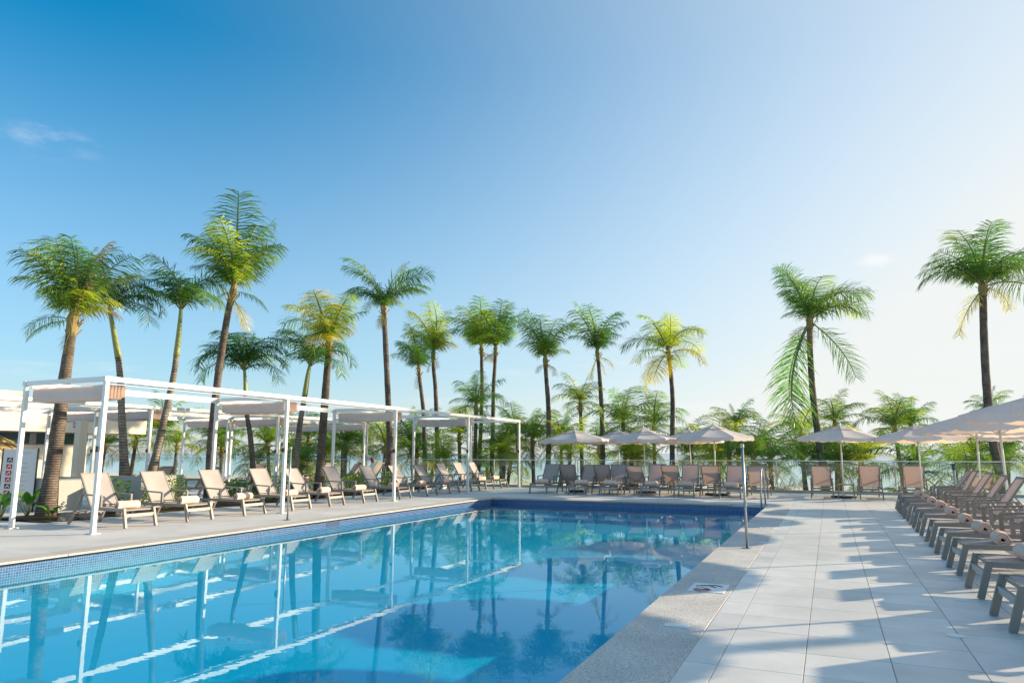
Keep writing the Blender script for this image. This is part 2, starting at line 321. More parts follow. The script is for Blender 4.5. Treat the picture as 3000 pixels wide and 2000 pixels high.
M['print_grey'] = paint('print_grey', (0.42, 0.44, 0.46), 0.5, 0.05, 5)
M['print_red'] = paint('print_red', (0.50, 0.03, 0.04), 0.5, 0.05, 5)
M['print_white'] = paint('print_white', (0.80, 0.80, 0.80), 0.5, 0.03, 5)
M['ring_red'] = paint('ring_red', (0.65, 0.05, 0.03), 0.5, 0.1, 6)
M['rock'] = paint('rock', (0.30, 0.26, 0.21), 0.9, 0.3, 6, bump=0.5)
M['blue'] = paint('blue', (0.008, 0.03, 0.12), 0.5, 0.1, 4)
M['rock_wall'] = paint('rock_wall', (0.36, 0.35, 0.33), 0.9, 0.25, 9, bump=0.6, bscale=14)

# ------------------------------------------------------------------ mesh builder
class MB:
    def __init__(s): s.v = []; s.f = []
    def add(s, vs_, fs):
        o = len(s.v); s.v += [tuple(v) for v in vs_]; s.f += [tuple(i + o for i in f) for f in fs]; return s
    def box(s, x0, x1, y0, y1, z0, z1):
        v = [(x0, y0, z0), (x1, y0, z0), (x1, y1, z0), (x0, y1, z0), (x0, y0, z1), (x1, y0, z1), (x1, y1, z1), (x0, y1, z1)]
        return s.add(v, [(0, 3, 2, 1), (4, 5, 6, 7), (0, 1, 5, 4), (1, 2, 6, 5), (2, 3, 7, 6), (3, 0, 4, 7)])
    def bbox(s, x0, x1, y0, y1, z0, z1, b=0.006):
        """box with chamfered vertical and top edges"""
        v = []
        for z, i in ((z0, 0), (z1 - b, 0), (z1, b)):
            xa, xb, ya, yb = x0 + i, x1 - i, y0 + i, y1 - i
            v += [(xa + b, ya, z), (xb - b, ya, z), (xb, ya + b, z), (xb, yb - b, z), (xb - b, yb, z), (xa + b, yb, z), (xa, yb - b, z), (xa, ya + b, z)]
        f = [tuple(reversed(range(8))), tuple(range(16, 24))]
        for k in (0, 8):
            for i in range(8):
                j = (i + 1) % 8; f.append((k + i, k + j, k + 8 + j, k + 8 + i))
        return s.add(v, f)
    def bar(s, a, b, w, h=None, up=(0, 0, 1)):
        """square bar from a to b, w across, h along 'up'"""
        h = h or w; a = Vector(a); b = Vector(b); d = (b - a).normalized(); u = Vector(up)
        if abs(d.dot(u)) > 0.98: u = Vector((1, 0, 0))
        sd = d.cross(u).normalized(); u = sd.cross(d).normalized()
        v = [p + sd * (i * w / 2) + u * (j * h / 2) for p in (a, b) for i, j in ((-1, -1), (1, -1), (1, 1), (-1, 1))]
        return s.add(v, [(3, 2, 1, 0), (4, 5, 6, 7), (0, 1, 5, 4), (1, 2, 6, 5), (2, 3, 7, 6), (3, 0, 4, 7)])
    def tube(s, pts, rad, n=8, caps=True):
        pts = [Vector(p) for p in pts]; rad = rad if isinstance(rad, (list, tuple)) else [rad] * len(pts)
        rings = []; prev = None
        for i, p in enumerate(pts):
            d = (pts[min(i + 1, len(pts) - 1)] - pts[max(i - 1, 0)]).normalized()
            if prev is None:
                u = Vector((0, 0, 1)) if abs(d.z) < 0.9 else Vector((1, 0, 0))
            else: u = prev
            sd = d.cross(u).normalized(); u = sd.cross(d).normalized(); prev = u
            rings.append([p + (sd * math.cos(2 * math.pi * k / n) + u * math.sin(2 * math.pi * k / n)) * rad[i] for k in range(n)])
        v = [q for r in rings for q in r]; f = []
        for i in range(len(pts) - 1):
            for k in range(n):
                j = (k + 1) % n; f.append((i * n + k, i * n + j, (i + 1) * n + j, (i + 1) * n + k))
        if caps: f.append(tuple(reversed(range(n)))); f.append(tuple(range((len(pts) - 1) * n, len(pts) * n)))
        return s.add(v, f)
    def lathe(s, prof, n=16, c=(0, 0, 0)):
        v = [(c[0] + r * math.cos(2 * math.pi * k / n), c[1] + r * math.sin(2 * math.pi * k / n), c[2] + z) for r, z in prof for k in range(n)]
        f = []
        for i in range(len(prof) - 1):
            for k in range(n):
                j = (k + 1) % n; f.append((i * n + k, i * n + j, (i + 1) * n + j, (i + 1) * n + k))
        return s.add(v, f)
    def grid(s, fn, nu, nv):
        v = [fn(i / nu, j / nv) for i in range(nu + 1) for j in range(nv + 1)]
        f = [(i * (nv + 1) + j, (i + 1) * (nv + 1) + j, (i + 1) * (nv + 1) + j + 1, i * (nv + 1) + j + 1) for i in range(nu) for j in range(nv)]
        return s.add(v, f)
    def mesh(s, name, mat, smooth=False):
        me = bpy.data.meshes.new(name); me.from_pydata(s.v, [], s.f); me.update()
        if mat: me.materials.append(M[mat] if isinstance(mat, str) else mat)
        if smooth:
            me.polygons.foreach_set('use_smooth', [True] * len(me.polygons))
        return me
    def build(s, name, mat, parent=None, smooth=False, loc=None):
        return obj(name, s.mesh(name, mat, smooth), parent, loc)

def obj(name, me, parent=None, loc=None):
    o = bpy.data.objects.new(name, me); COL.objects.link(o)
    if parent: o.parent = parent
    if loc: o.location = loc
    return o
def empty(name, loc=(0, 0, 0), rz=0.0):
    o = bpy.data.objects.new(name, None); COL.objects.link(o); o.location = loc; o.rotation_euler.z = rz
    o.empty_display_size = 0.2
    return o
def tag(o, label, cat, group=None):
    o['label'] = label; o['category'] = cat
    if group: o['group'] = group
    return o
def struct(o): o['kind'] = 'structure'; return o
def stuff(o): o['kind'] = 'stuff'; return o
ORD = ['first', 'second', 'third', 'fourth', 'fifth', 'sixth', 'seventh', 'eighth', 'ninth', 'tenth', 'eleventh', 'twelfth', 'thirteenth', 'fourteenth', 'fifteenth', 'sixteenth',
       'seventeenth', 'eighteenth', 'nineteenth', 'twentieth']
def ordw(i):
    if i < 20: return ORD[i]
    t = {2: 'twenty', 3: 'thirty', 4: 'forty', 5: 'fifty', 6: 'sixty'}[(i + 1) // 10]
    return t + '-' + ORD[(i + 1) % 10 - 1] if (i + 1) % 10 else {3: 'thirtieth', 4: 'fortieth', 5: 'fiftieth', 6: 'sixtieth'}[(i + 1) // 10]
def copy_tree(o, parent=None):
    c = o.copy(); COL.objects.link(c); c.parent = parent
    for ch in o.children: copy_tree(ch, c)
    return c

# ================================================================== SETTING
PX0, PX1, PY0, PY1 = -9.85, -1.60, -5.0, 20.40      # pool opening
WZ = -0.17                                         # water level
DY = 27.35                                         # far deck edge (glass rail)

# sea and land
struct(MB().grid(lambda u, v: (-5000 + 10000 * u, 40 + 9000 * v, -2.05), 2, 2).build('sea', 'sea'))
def terrain(u, v):
    x = -140 + 280 * u; y = DY + (120 - DY) * v ** 1.5
    z = -0.30 - 1.95 * min(1, max(0, (y - 29) / 62)) ** 0.9
    z += 0.10 * math.sin(x * 0.21 + 1) * math.sin(y * 0.17) + 0.05 * math.sin(x * 0.9) * math.sin(y * 0.7 + 2)
    return (x, y, z - (0.35 if x > 3 else 0))
struct(MB().grid(terrain, 90, 40).build('beach', 'sand', smooth=True))
def gz(x, y): return -0.30 - 1.95 * min(1, max(0, (y - 29) / 62)) ** 0.9 - 0.15
# lawn patch beyond the rail (left of the umbrellas)
struct(MB().grid(lambda u, v: (-40 + 33 * u, DY + 0.35 + (11 + 1.5 * math.sin(u * 17)) * v, -0.20 - 0.75 * v), 30, 8).build('lawn', 'lawn', smooth=True))
# decks
left_deck = struct(MB().box(-60, PX0 - 0.42, -12, DY, -0.5, -0.004).build('left_deck', 'deck'))
far_deck = struct(MB().box(PX0 - 0.42, PX1 + 0.6, PY1 + 0.45, DY, -0.5, -0.004).build('far_deck', 'deck'))
struct(MB().box(PX0 - 0.42, PX1 + 0.6, -12, PY0 - 0.3, -0.5, -0.004).build('near_deck', 'deck'))
right_deck = struct(MB().box(PX1 + 0.6, 40, -12, DY, -0.5, -0.0035).build('right_deck', 'grout'))
# deck edge kerb under the rail
struct(MB().bbox(-60, 40, DY - 0.001, DY + 0.22, -0.6, 0.09, 0.01).build('deck_kerb', 'concrete'))

# pool basin: floor, bench along right side and far side, walls with mosaic at the waterline
FZ = -0.46                                         # floor as it appears through the water
basin = struct(MB().box(PX0 - 0.1, PX1 + 0.1, PY0, PY1 + 0.1, FZ - 0.3, FZ).build('pool_basin', 'basin'))
MB().box(PX1 - 0.75, PX1, PY0, PY1, FZ, -0.33).build('bench', 'basin', basin)
MB().box(PX0, PX1 - 0.75, PY1 - 0.9, PY1, FZ, -0.33).build('step', 'basin', basin)
MB().box(PX0, PX1 - 0.75, PY1 - 1.8, PY1 - 0.9, FZ, -0.38).build('step', 'basin', basin)
MB().box(PX0 - 0.1, PX0, PY0, PY1 + 0.1, FZ - 0.2, -0.5).build('wall', 'basin', basin)
MB().box(PX1, PX1 + 0.1, PY0, PY1 + 0.1, FZ - 0.2, -0.5).build('wall', 'basin', basin)
MB().box(PX0, PX1, PY1, PY1 + 0.1, FZ - 0.2, -0.5).build('wall', 'basin', basin)
MB().box(PX0 - 0.1, PX0, PY0, PY1 + 0.1, -0.5, -0.05).build('waterline_mosaic', 'mosaic_x', basin)
MB().box(PX1, PX1 + 0.1, PY0, PY1 + 0.1, -0.5, -0.05).build('waterline_mosaic', 'mosaic_x', basin)
MB().box(PX0, PX1, PY1, PY1 + 0.1, -0.5, -0.05).build('waterline_mosaic', 'mosaic_y', basin)
sk = MB().box(PX0 - 0.05, PX0 + 0.004, 12.3, 12.72, -0.155, -0.062).build('skimmer_opening', 'blue', basin)
sk['label'] = 'dark skimmer slot in the blue mosaic of the left pool wall'
struct(MB().grid(lambda u, v: (PX0 + (PX1 - PX0) * u, PY0 + (PY1 - PY0) * v, WZ), 4, 10).build('pool_water', 'water'))
# coping: right strip is washed pebble, left and far strips cast in pieces
struct(MB().bbox(PX1 - 0.03, PX1 + 0.6, PY0 - 0.3, PY1 + 0.45, -0.05, 0.0, 0.008).build('pebble_coping', 'pebble'))
lc = struct(empty('left_coping', (0, 0, 0))); fc = struct(empty('far_coping', (0, 0, 0)))
me_l = MB().bbox(PX0 - 0.42, PX0 + 0.006, -0.597, 0.597, -0.024, 0.003, 0.004).mesh('coping_stone', 'coping')
y = PY0 + 0.3
while y < PY1 + 0.2:
    obj('coping_stone', me_l, lc, (0, y, 0)); y += 1.2
me_f = MB().bbox(-0.597, 0.597, PY1 - 0.03, PY1 + 0.45, -0.024, 0.003, 0.004).mesh('coping_stone', 'coping')
x = PX0 + 0.63
while x < PX1 - 0.5:
    obj('coping_stone', me_f, fc, (x, 0, 0)); x += 1.2

# right deck tiles: each one a slab with its own tone; far rows joined
TS = 0.535; G = 0.003
def tile_mesh(w, d, name): return MB().bbox(-w / 2 + G, w / 2 - G, -d / 2 + G, d / 2 - G, -0.0033, 0.0, 0.0012).mesh(name, 'tile')
tm = tile_mesh(TS, TS, 'tile'); ts = tile_mesh(0.222, TS, 'border_tile')
far_mb = MB()
X0 = PX1 + 0.6
row = 0; yy = 5.09 - 4 * TS
while yy < DY - 0.3:
    yc = yy + TS / 2
    if yc < 14.2 and yc > 3.8: obj('tile', ts, right_deck, (X0 + 0.111, yc, 0))
    else: far_mb.bbox(X0 + G, X0 + 0.222 - G, yy + G, yy + TS - G, -0.0033, 0, 0.0012)
    for c in range(22):
        xc = X0 + 0.222 + TS * (c + 0.5)
        if 3.8 < yc < 14.2 and xc < 0.45 + yc * 0.28: obj('tile', tm, right_deck, (xc, yc, random.uniform(-0.0001, 0.0004)))
        else: far_mb.bbox(xc - TS / 2 + G, xc + TS / 2 - G, yy + G, yy + TS - G, -0.0033, 0, 0.0012)
    yy += TS
stuff(far_mb.build('far_tiles', 'tile', right_deck))

# ================================================================== BUILDING on the left
bld = empty('bar_building', (-31, 12, 0))
tag(bld, 'low cream bar building with flat overhanging roof behind the pergolas at far left', 'building')
def B(name, mat, *b): return MB().box(b[0] + 31, b[1] + 31, b[2] - 12, b[3] - 12, b[4], b[5]).build(name, mat, bld)
roof = MB().bbox(-10, 1.0, -14, 11.7, 2.30, 3.02, 0.02).build('roof', 'cream', bld)
MB().bbox(-9, 0.0, -14, 6.6, 3.02, 3.98, 0.02).build('roof_parapet', 'cream', roof)
B('wall', 'cream', -31.2, -31.0, 16.9, 21.5, 0, 1.75)
B('wall', 'cream', -31.2, -31.0, 2.0, 11.5, 0, 1.75)
B('wall', 'cream', -36.5, -36.3, 2.0, 21.5, 0, 2.3)
B('wall', 'cream', -36.3, -31.2, 21.3, 21.5, 0, 2.3)
B('stone_band', 'rock_wall', -31.18, -31.02, 2.0, 21.5, 1.75, 2.3)
for yv in (3.5, 6.2, 8.9, 11.6, 14.3, 17.0, 19.2): B('window', 'window', -31.02, -30.99, yv, yv + 1.9, 1.80, 2.24)
for yv in (11.5, 14.2, 16.8): B('column', 'cream', -31.22, -30.98, yv, yv + 0.25, 0, 1.749)
B('bar_counter', 'concrete', -31.7, -30.9, 11.76, 14.1, 0, 1.05); B('bar_counter', 'concrete', -31.7, -30.9, 14.5, 16.7, 0, 1.05)
# grey swoosh emblem on the wall
em = MB()
for r0, a0, a1 in ((0.34, 20, 160), (0.26, 30, 150), (0.15, 20, 170)):
    em.tube([(0.02, 7.2 + r0 * math.cos(R(a)), 1.05 + r0 * 0.7 * math.sin(R(a))) for a in range(a0, a1 + 1, 14)], 0.018, 5)
em.build('wall_emblem', 'print_grey', bld)

# ================================================================== PERGOLAS
def pergola(name, label, xa, xb, ys, drape_rows, boxes=True, top=2.78):
    """xb is the pool side line of posts, xa the far one; drape_rows: rows of posts that carry a gathered canopy"""
    p = empty(name, (xb, ys[0], 0)); tag(p, label, 'pergola', 'white pergola frames')
    def rel(x, y, z): return (x - xb, y - ys[0], z)
    w = 0.078
    pm = MB().bbox(-w / 2, w / 2, -w / 2, w / 2, 0, top - 0.088, 0.006).add([], []).mesh('post', 'white_metal')
    fm = MB().bbox(-0.09, 0.09, -0.09, 0.09, 0, 0.012, 0.003).mesh('foot_plate', 'white_metal')
    for yv in ys:
        for xv in (xa, xb):
            q = obj('post', pm, p, rel(xv, yv, 0)); obj('foot_plate', fm, q)
            if boxes and xv == xb:
                bx = MB().bbox(-0.035, 0.035, -0.075, -0.0515, 1.42, 1.52, 0.004).build('switch_box', 'black', q)
        MB().box(xa - xb + 0.0505, -0.0505, yv - ys[0] - 0.045, yv - ys[0] + 0.045, top - 0.087, top - 0.003).build('cross_beam', 'white_metal', p)
    for xv in (xa, xb):
        MB().box(xv - xb - 0.044, xv - xb + 0.044, -0.06, ys[-1] - ys[0] + 0.06, top - 0.088, top).build('long_beam', 'white_metal', p)
    # guide rails just inside the long beams
    for xv in (xa + 0.075, xb - 0.075):
        MB().box(xv - xb - 0.02, xv - xb + 0.02, 0.05, ys[-1] - ys[0] - 0.05, top - 0.13, top - 0.102).build('guide_rail', 'white_metal', p)
    for yv in drape_rows:
        rs = random.Random(int(yv * 100) + int(xb * 10))
        nf = 6; path = []
        y0 = yv - ys[0] + 0.075; wd = 0.40
        for k in range(nf):
            ya = y0 + wd * k / nf; yb = y0 + wd * (k + 0.5) / nf; yc_ = y0 + wd * (k + 1) / nf
            dz = 0.36 + rs.uniform(-0.02, 0.02)
            path += [(ya, -0.135), (ya + 0.004, -0.25), (ya + 0.006, -dz), (yb, -dz - 0.018), (yb + 0.022, -dz), (yb + 0.026, -0.25), (yc_ - 0.006, -0.14)]
        n = 14; ph = rs.uniform(0, 6)
        def fn(u, v):
            i = min(len(path) - 1, int(round(v * (len(path) - 1)))); yv_, zv = path[i]
            xx = xa + 0.09 + (xb - xa - 0.18) * u - xb
            s = math.sin(u * math.pi)
            sag = 0.02 * s * (1 if zv < -0.3 else 0.3)
            return (xx, yv_ + 0.006 * math.sin(u * 23 + i * 0.9 + ph), top + zv - sag + 0.006 * math.sin(u * 31 + ph + i))
        MB().grid(fn, n, len(path) - 1).build('gathered_canopy', 'drape', p, smooth=True)
    return p
YA = [8.5, 13.2, 17.9, 22.6, 27.2]
pergola('pergola', 'white pergola frame with gathered canopies over the poolside lounger row on the left', -14.2, -11.9, YA, YA[:4])
YB = [4.1, 9.3, 14.5, 19.75, 25.0]
pergola('pergola', 'white pergola frame in the second row, behind the palm planters on the left', -20.42, -18.2, YB, YB[1:])
pergola('pergola', 'white pergola frame farthest from the pool, in front of the bar building', -22.9, -20.62, YB, YB[1:])

# free-standing cream post with lamp head
sp = empty('lamp_post', (-18.03, 12.3, 0)); tag(sp, 'square cream lamp post beside the leaning palm and grey planters', 'lamp post')
MB().bbox(-0.11, 0.11, -0.11, 0.11, 0, 2.25, 0.01).build('post', 'cream', sp)
MB().lathe([(0.0, 0.0), (0.05, 0.0), (0.09, 0.05), (0.10, 0.10), (0.06, 0.13), (0.0, 0.13)], 12, (-0.21, -0.02, 2.06)).build('lamp_head', 'steel', sp, True)
MB().tube([(-0.105, -0.02, 2.12), (-0.16, -0.02, 2.12)], 0.015, 6).build('bracket', 'steel', sp)

# ================================================================== LOUNGERS
def make_lounger(back_ang=56.0):
    """Local frame: foot end at x=0, head towards +x, width along y."""
    t = empty('sun_lounger')
    W = 0.31; zr = 0.33
    for s in (-1, 1):
        y = s * W
        MB().bar((0.085, y, zr), (1.42, y, zr), 0.035, 0.055).build('side_rail', 'taupe_metal', t)
        MB().add([], []).bar((-0.02, y * 1.02, 0.002), (0.085, y, zr + 0.024), 0.040, 0.060, (1, 0, 0)).build('leg', 'taupe_metal', t)
        MB().bar((1.74, y * 1.02, 0.002), (1.40, y, 0.585), 0.036, 0.055, (1, 0, 0)).build('leg', 'taupe_metal', t)
        ar = MB().bar((0.78, y * 1.02, 0.575), (1.43, y * 1.02, 0.60), 0.05, 0.028)
        ar.bar((0.79, y, zr + 0.02), (0.79, y, 0.575), 0.034, 0.05, (1, 0, 0)).build('armrest', 'taupe_metal', t)
    cb = MB().bar((0.045, -W + 0.02, 0.23), (0.045, W - 0.02, 0.23), 0.035, 0.06, (0, 0, 1)); cb.build('crossbar', 'crossbar', t)
    MB().bar((0.10, -W + 0.018, zr - 0.005), (0.10, W - 0.018, zr - 0.005), 0.03, 0.03).build('end_bar', 'taupe_metal', t)
    MB().bar((1.60, -W + 0.018, 0.225), (1.60, W - 0.018, 0.225), 0.03, 0.04).build('crossbar', 'taupe_metal', t)
    def seat(u, v):
        x = 0.115 + 1.03 * u; yv = (-W + 0.019) + 2 * (W - 0.019) * v
        return (x, yv, zr + 0.020 - 0.022 * math.sin(math.pi * v) * (0.4 + 0.6 * math.sin(math.pi * u)))
    MB().grid(seat, 8, 6).build('seat_sling', 'sling', t, smooth=True)
    ca, sa = math.cos(R(back_ang)), math.sin(R(back_ang)); L = 0.76
    bk = MB()
    hx, hz = 1.14, zr + 0.03
    for s in (-1, 1):
        bk.bar((hx, s * (W - 0.028), hz), (hx + L * ca, s * (W - 0.028), hz + L * sa), 0.026, 0.034, (0, 0, 1))
    bk.bar((hx + L * ca, -W + 0.015, hz + L * sa), (hx + L * ca, W - 0.015, hz + L * sa), 0.026, 0.03)
    bk.bar((hx + 0.02, -W + 0.03, hz), (hx + 0.02, W - 0.03, hz), 0.022, 0.022)
    bf = bk.build('backrest', 'taupe_metal', t)
    def back(u, v):
        l_ = 0.03 + (L - 0.05) * u; yv = (-W + 0.04) + 2 * (W - 0.04) * v
        dent = 0.03 * math.sin(math.pi * v) * math.sin(math.pi * u)
        return (hx + l_ * ca + dent * sa - 0.012 * sa, yv, hz + l_ * sa - dent * ca + 0.012 * ca)
    MB().grid(back, 8, 6).build('back_sling', 'sling', bf, smooth=True)
    for s in (-1, 1): MB().bar((hx + 0.42 * ca, s * (W - 0.06), hz + 0.42 * sa), (hx + 0.52, s * (W - 0.06), zr - 0.03), 0.016, 0.02).build('prop', 'taupe_metal', bf)
    return t
def make_towel():
    """Rolled towel: spiral sheet with thickness, axis along y, resting at z=0."""
    mb = MB(); n = 46; turns = 3.0; r0, r1 = 0.012, 0.078; th = 0.0185
    ny = 5; Lh = 0.185
    def P(i, off, j):
        a = i / n * turns * 2 * math.pi; r = r0 + (r1 - r0) * i / n + off
        bul = 1 - 0.05 * abs(j / ny * 2 - 1) ** 3
        sh = 0.010 * math.sin(i * 0.35) * (1 if j in (0, ny) else 0) * (1 if j else -1)
        zz = (r * bul) * math.sin(a); zz = max(zz, -r1 * 0.88)
        return ((r * bul) * math.cos(a) * 1.06, (-Lh + 2 * Lh * j / ny) + sh + 0.0, zz + r1 * 0.88)
    v = []; f = []
    for i in range(n + 1):
        for off in (0, th):
            for j in range(ny + 1): v.append(P(i, off, j))
    K = 2 * (ny + 1)
    for i in range(n):
        for j in range(ny):
            a = i * K + j
            f.append((a, a + K, a + K + 1, a + 1)); b = a + ny + 1
            f.append((b, b + 1, b + K + 1, b + K))
        for j in (0, ny):
            a = i * K + j; b = a + ny + 1; f.append((a, b, b + K, a + K))
    f.append(tuple(n * K + j for j in range(ny + 1)) + tuple(n * K + ny + 1 + j for j in reversed(range(ny + 1))))
    mb.add(v, f); return mb.mesh('towel_roll', 'towel', True)
lounger0 = make_lounger(); lounger_b = make_lounger(53.0); lounger_c = make_lounger(59.5); lounger_low = make_lounger(30.0)
towel_me = make_towel()
used = {}
def place_lounger(x, y, rz, label, group, towel=None, src=None, towel_label=None, tx=0.42):
    src = src or random.choice((lounger0, lounger0, lounger_b, lounger_c))
    o = src if src.name not in used else copy_tree(src)
    used[src.name] = 1
    o.location = (x, y, 0); o.rotation_euler.z = rz
    tag(o, label, 'sun lounger', group)
    if towel:
        tw = obj('towel_roll', towel_me); c, s = math.cos(rz), math.sin(rz)
        ty = random.uniform(-0.04, 0.04)
        tw.location = (x + tx * c - ty * s, y + tx * s + ty * c, 0.340); tw.rotation_euler.z = rz + random.uniform(-0.12, 0.12)
        k = random.uniform(0.96, 1.08); tw.scale = (k, random.uniform(1.08, 1.18), k)
        tag(tw, towel_label, 'towel', 'rolled peach towels')
    return o
PI = math.pi
# left poolside row, feet to the pool
LY = [9.66, 11.06, 12.62, 14.2, 15.6, 17.12, 18.95, 20.6, 22.15, 23.75, 25.0, 26.35]
for i, yv in enumerate(LY):
    place_lounger(-12.18, yv, PI + random.uniform(-0.05, 0.05), f'taupe lounger facing the pool, {ordw(i)} from the near end of the left row', 'left poolside loungers',
                  i not in (9,), None, f'rolled peach towel on the {ordw(i)} lounger from the near end of the left pergola row')
# second row behind the palms, feet away from the pool
for i, yv in enumerate((14.6, 16.2, 18.3, 20.0, 22.0, 23.6, 25.2)):
    place_lounger(-19.0, yv, random.uniform(-0.06, 0.06), f'lounger facing away from the pool, {ordw(i)} from the near end behind the palms', 'loungers behind the palms',
                  i % 2 == 0, None, f'rolled peach towel on the {ordw(i)} lounger from the near end behind the palms')
# far end, facing the camera (feet to the pool)
for i, xv in enumerate((-9.40, -7.95, -6.85, -5.45, -4.35, -2.92)):
    place_lounger(xv, 23.15, PI / 2 + random.uniform(-0.04, 0.04), f'grey-taupe lounger facing the pool across the far end, {ordw(i)} from the left', 'far-end loungers facing the pool',
                  True, None, f'rolled pink-peach towel on the {ordw(i)} far-end lounger from the left')
# far end, facing the sea (backs to the pool)
for i, xv in enumerate((-8.66, -7.38, -6.16, -4.92, -3.64, -2.20)):
    place_lounger(xv, 25.55, -PI / 2 + random.uniform(-0.03, 0.03), f'backlit brown lounger facing the sea at the far end, {ordw(i)} from the left', 'far-end loungers facing the sea')
for i, xv in enumerate((-0.28, 1.08, 2.30, 3.95)):
    place_lounger(xv, 26.15 if i < 3 else 25.9, -PI / 2 + random.uniform(-0.03, 0.03), f'brown-backed lounger facing the sea right of the pool, {ordw(i)} from the left', 'loungers facing the sea right of the pool',
                  src=lounger_low if i == 3 else None)
# right row, feet to the pool
RY = [20.17, 18.74, 17.38, 15.87, 14.47, 12.90, 11.47, 10.13, 8.66, 7.24, 5.8]
for i, yv in enumerate(RY):
    k = len(RY) - 1 - i
    place_lounger(1.46 - 0.017 * (20 - yv), yv, random.uniform(-0.03, 0.03), f'taupe lounger in the right-hand row, {ordw(i)} from the far end', 'right-hand loungers',
                  True, None, f'rolled peach towel on the {ordw(i)} lounger from the far end of the right-hand row', tx=0.50)

# ================================================================== PARASOLS
def make_parasol():
    t = empty('parasol')
    N = 8; r = 1.28; za, ze = 2.27, 1.90
    cv = MB()
    for k in range(N):
        a0, a1 = 2 * PI * k / N, 2 * PI * (k + 1) / N
        def fn(u, v):
            rr = 0.16 + (r - 0.16) * u
            p0 = Vector((math.cos(a0), math.sin(a0), 0)); p1 = Vector((math.cos(a1), math.sin(a1), 0))
            p = p0.lerp(p1, v) * rr
            z = za - 0.045 - (za - 0.045 - ze) * u ** 0.92 - 0.035 * math.sin(PI * v) * u
            return (p.x, p.y, z)
        cv.grid(fn, 6, 4)
    canopy = cv.build('canopy', 'canvas', t, smooth=True)
    vl = MB()
    for k in range(N):
        a0, a1 = 2 * PI * k / N, 2 * PI * (k + 1) / N
        def fn(u, v):
            p0 = Vector((math.cos(a0), math.sin(a0), 0)); p1 = Vector((math.cos(a1), math.sin(a1), 0))
            p = p0.lerp(p1, v) * (r + 0.004 + 0.02 * u)
            z = ze - 0.035 * math.sin(PI * v) - (0.10 + 0.02 * abs(math.sin(PI * v * 3))) * u
            return (p.x, p.y, z)
        vl.grid(fn, 1, 9)
    vl.build('valance', 'canvas', canopy)
    cp = MB()
    for k in range(N):
        a0, a1 = 2 * PI * k / N, 2 * PI * (k + 1) / N
        def fn(u, v):
            p0 = Vector((math.cos(a0), math.sin(a0), 0)); p1 = Vector((math.cos(a1), math.sin(a1), 0))
            p = p0.lerp(p1, v) * (0.02 + 0.44 * u)
            return (p.x, p.y, za + 0.005 - 0.115 * u - 0.012 * math.sin(PI * v) * u)
        cp.grid(fn, 2, 3)
    cp.build('vent_cap', 'canvas', canopy)
    MB().lathe([(0.0, 0.09), (0.018, 0.08), (0.03, 0.04), (0.025, 0.0)], 8, (0, 0, za + 0.02)).build('finial', 'white_metal', t, True)
    MB().tube([(0, 0, 0.03), (0, 0, za)], 0.022, 10).build('pole', 'white_metal', t, True)
    for k in range(N):
        a = 2 * PI * k / N; c, s = math.cos(a), math.sin(a)
        rb = MB().bar((0.03 * c, 0.03 * s, za - 0.05), (r * 0.985 * c, r * 0.985 * s, ze - 0.015), 0.014, 0.018)
        rb.bar((0.03 * c, 0.03 * s, 1.72), (0.62 * c, 0.62 * s, 2.055), 0.012, 0.014)
        rb.build('rib', 'white_metal', t)
    MB().lathe([(0.02, 0.36), (0.035, 0.36), (0.035, 0.07), (0.06, 0.06)], 10).build('sleeve', 'white_metal', t)
    MB().bbox(-0.27, 0.27, -0.27, 0.27, 0.004, 0.06, 0.012).build('base_plate', 'black', t)
    return t
par0 = make_parasol()
PAR = [(-8.60, 24.9, 0.0, 'cream parasol at the far left end of the far-end loungers'), (-7.50, 26.9, 0.0, 'cream parasol half hidden behind the leftmost far-end parasol'),
       (-6.07, 25.2, 0.0, 'cream parasol over the middle of the far-end loungers'), (-4.75, 27.0, 0.0, 'cream parasol half hidden behind the middle far-end parasol'),
       (-3.57, 24.75, 0.03, 'cream parasol at the far-end loungers nearest the ladder rail'), (0.33, 25.0, 0.0, 'cream parasol above the first two sea-facing loungers right of the pool'),
       (2.45, 24.3, -0.02, 'cream parasol beside the tilted-down sea-facing lounger on the right'), (3.15, 19.6, 0.02, 'cream parasol over the far end of the right-hand lounger row'),
       (3.10, 16.5, 0.03, 'cream parasol over the middle of the right-hand lounger row'), (3.12, 12.6, 0.04, 'second nearest cream parasol, over the right-hand lounger row'),
       (3.25, 9.3, 0.04, 'nearest cream parasol, cut by the right edge of the picture'), (4.9, 22.4, -0.02, 'cream parasol at the back, behind the far end of the right-hand row')]
for i, (x, y, dz, lab) in enumerate(PAR):
    o = par0 if i == 0 else copy_tree(par0)
    o.location = (x, y, 0); o.rotation_euler.z = R(22.5 + 13 * (i % 3)); tag(o, lab, 'parasol', 'cream parasols')
    k = 1 + dz; o.scale = (k, k, k)
    o.rotation_euler.x = random.uniform(-0.018, 0.018); o.rotation_euler.y = random.uniform(-0.018, 0.018)

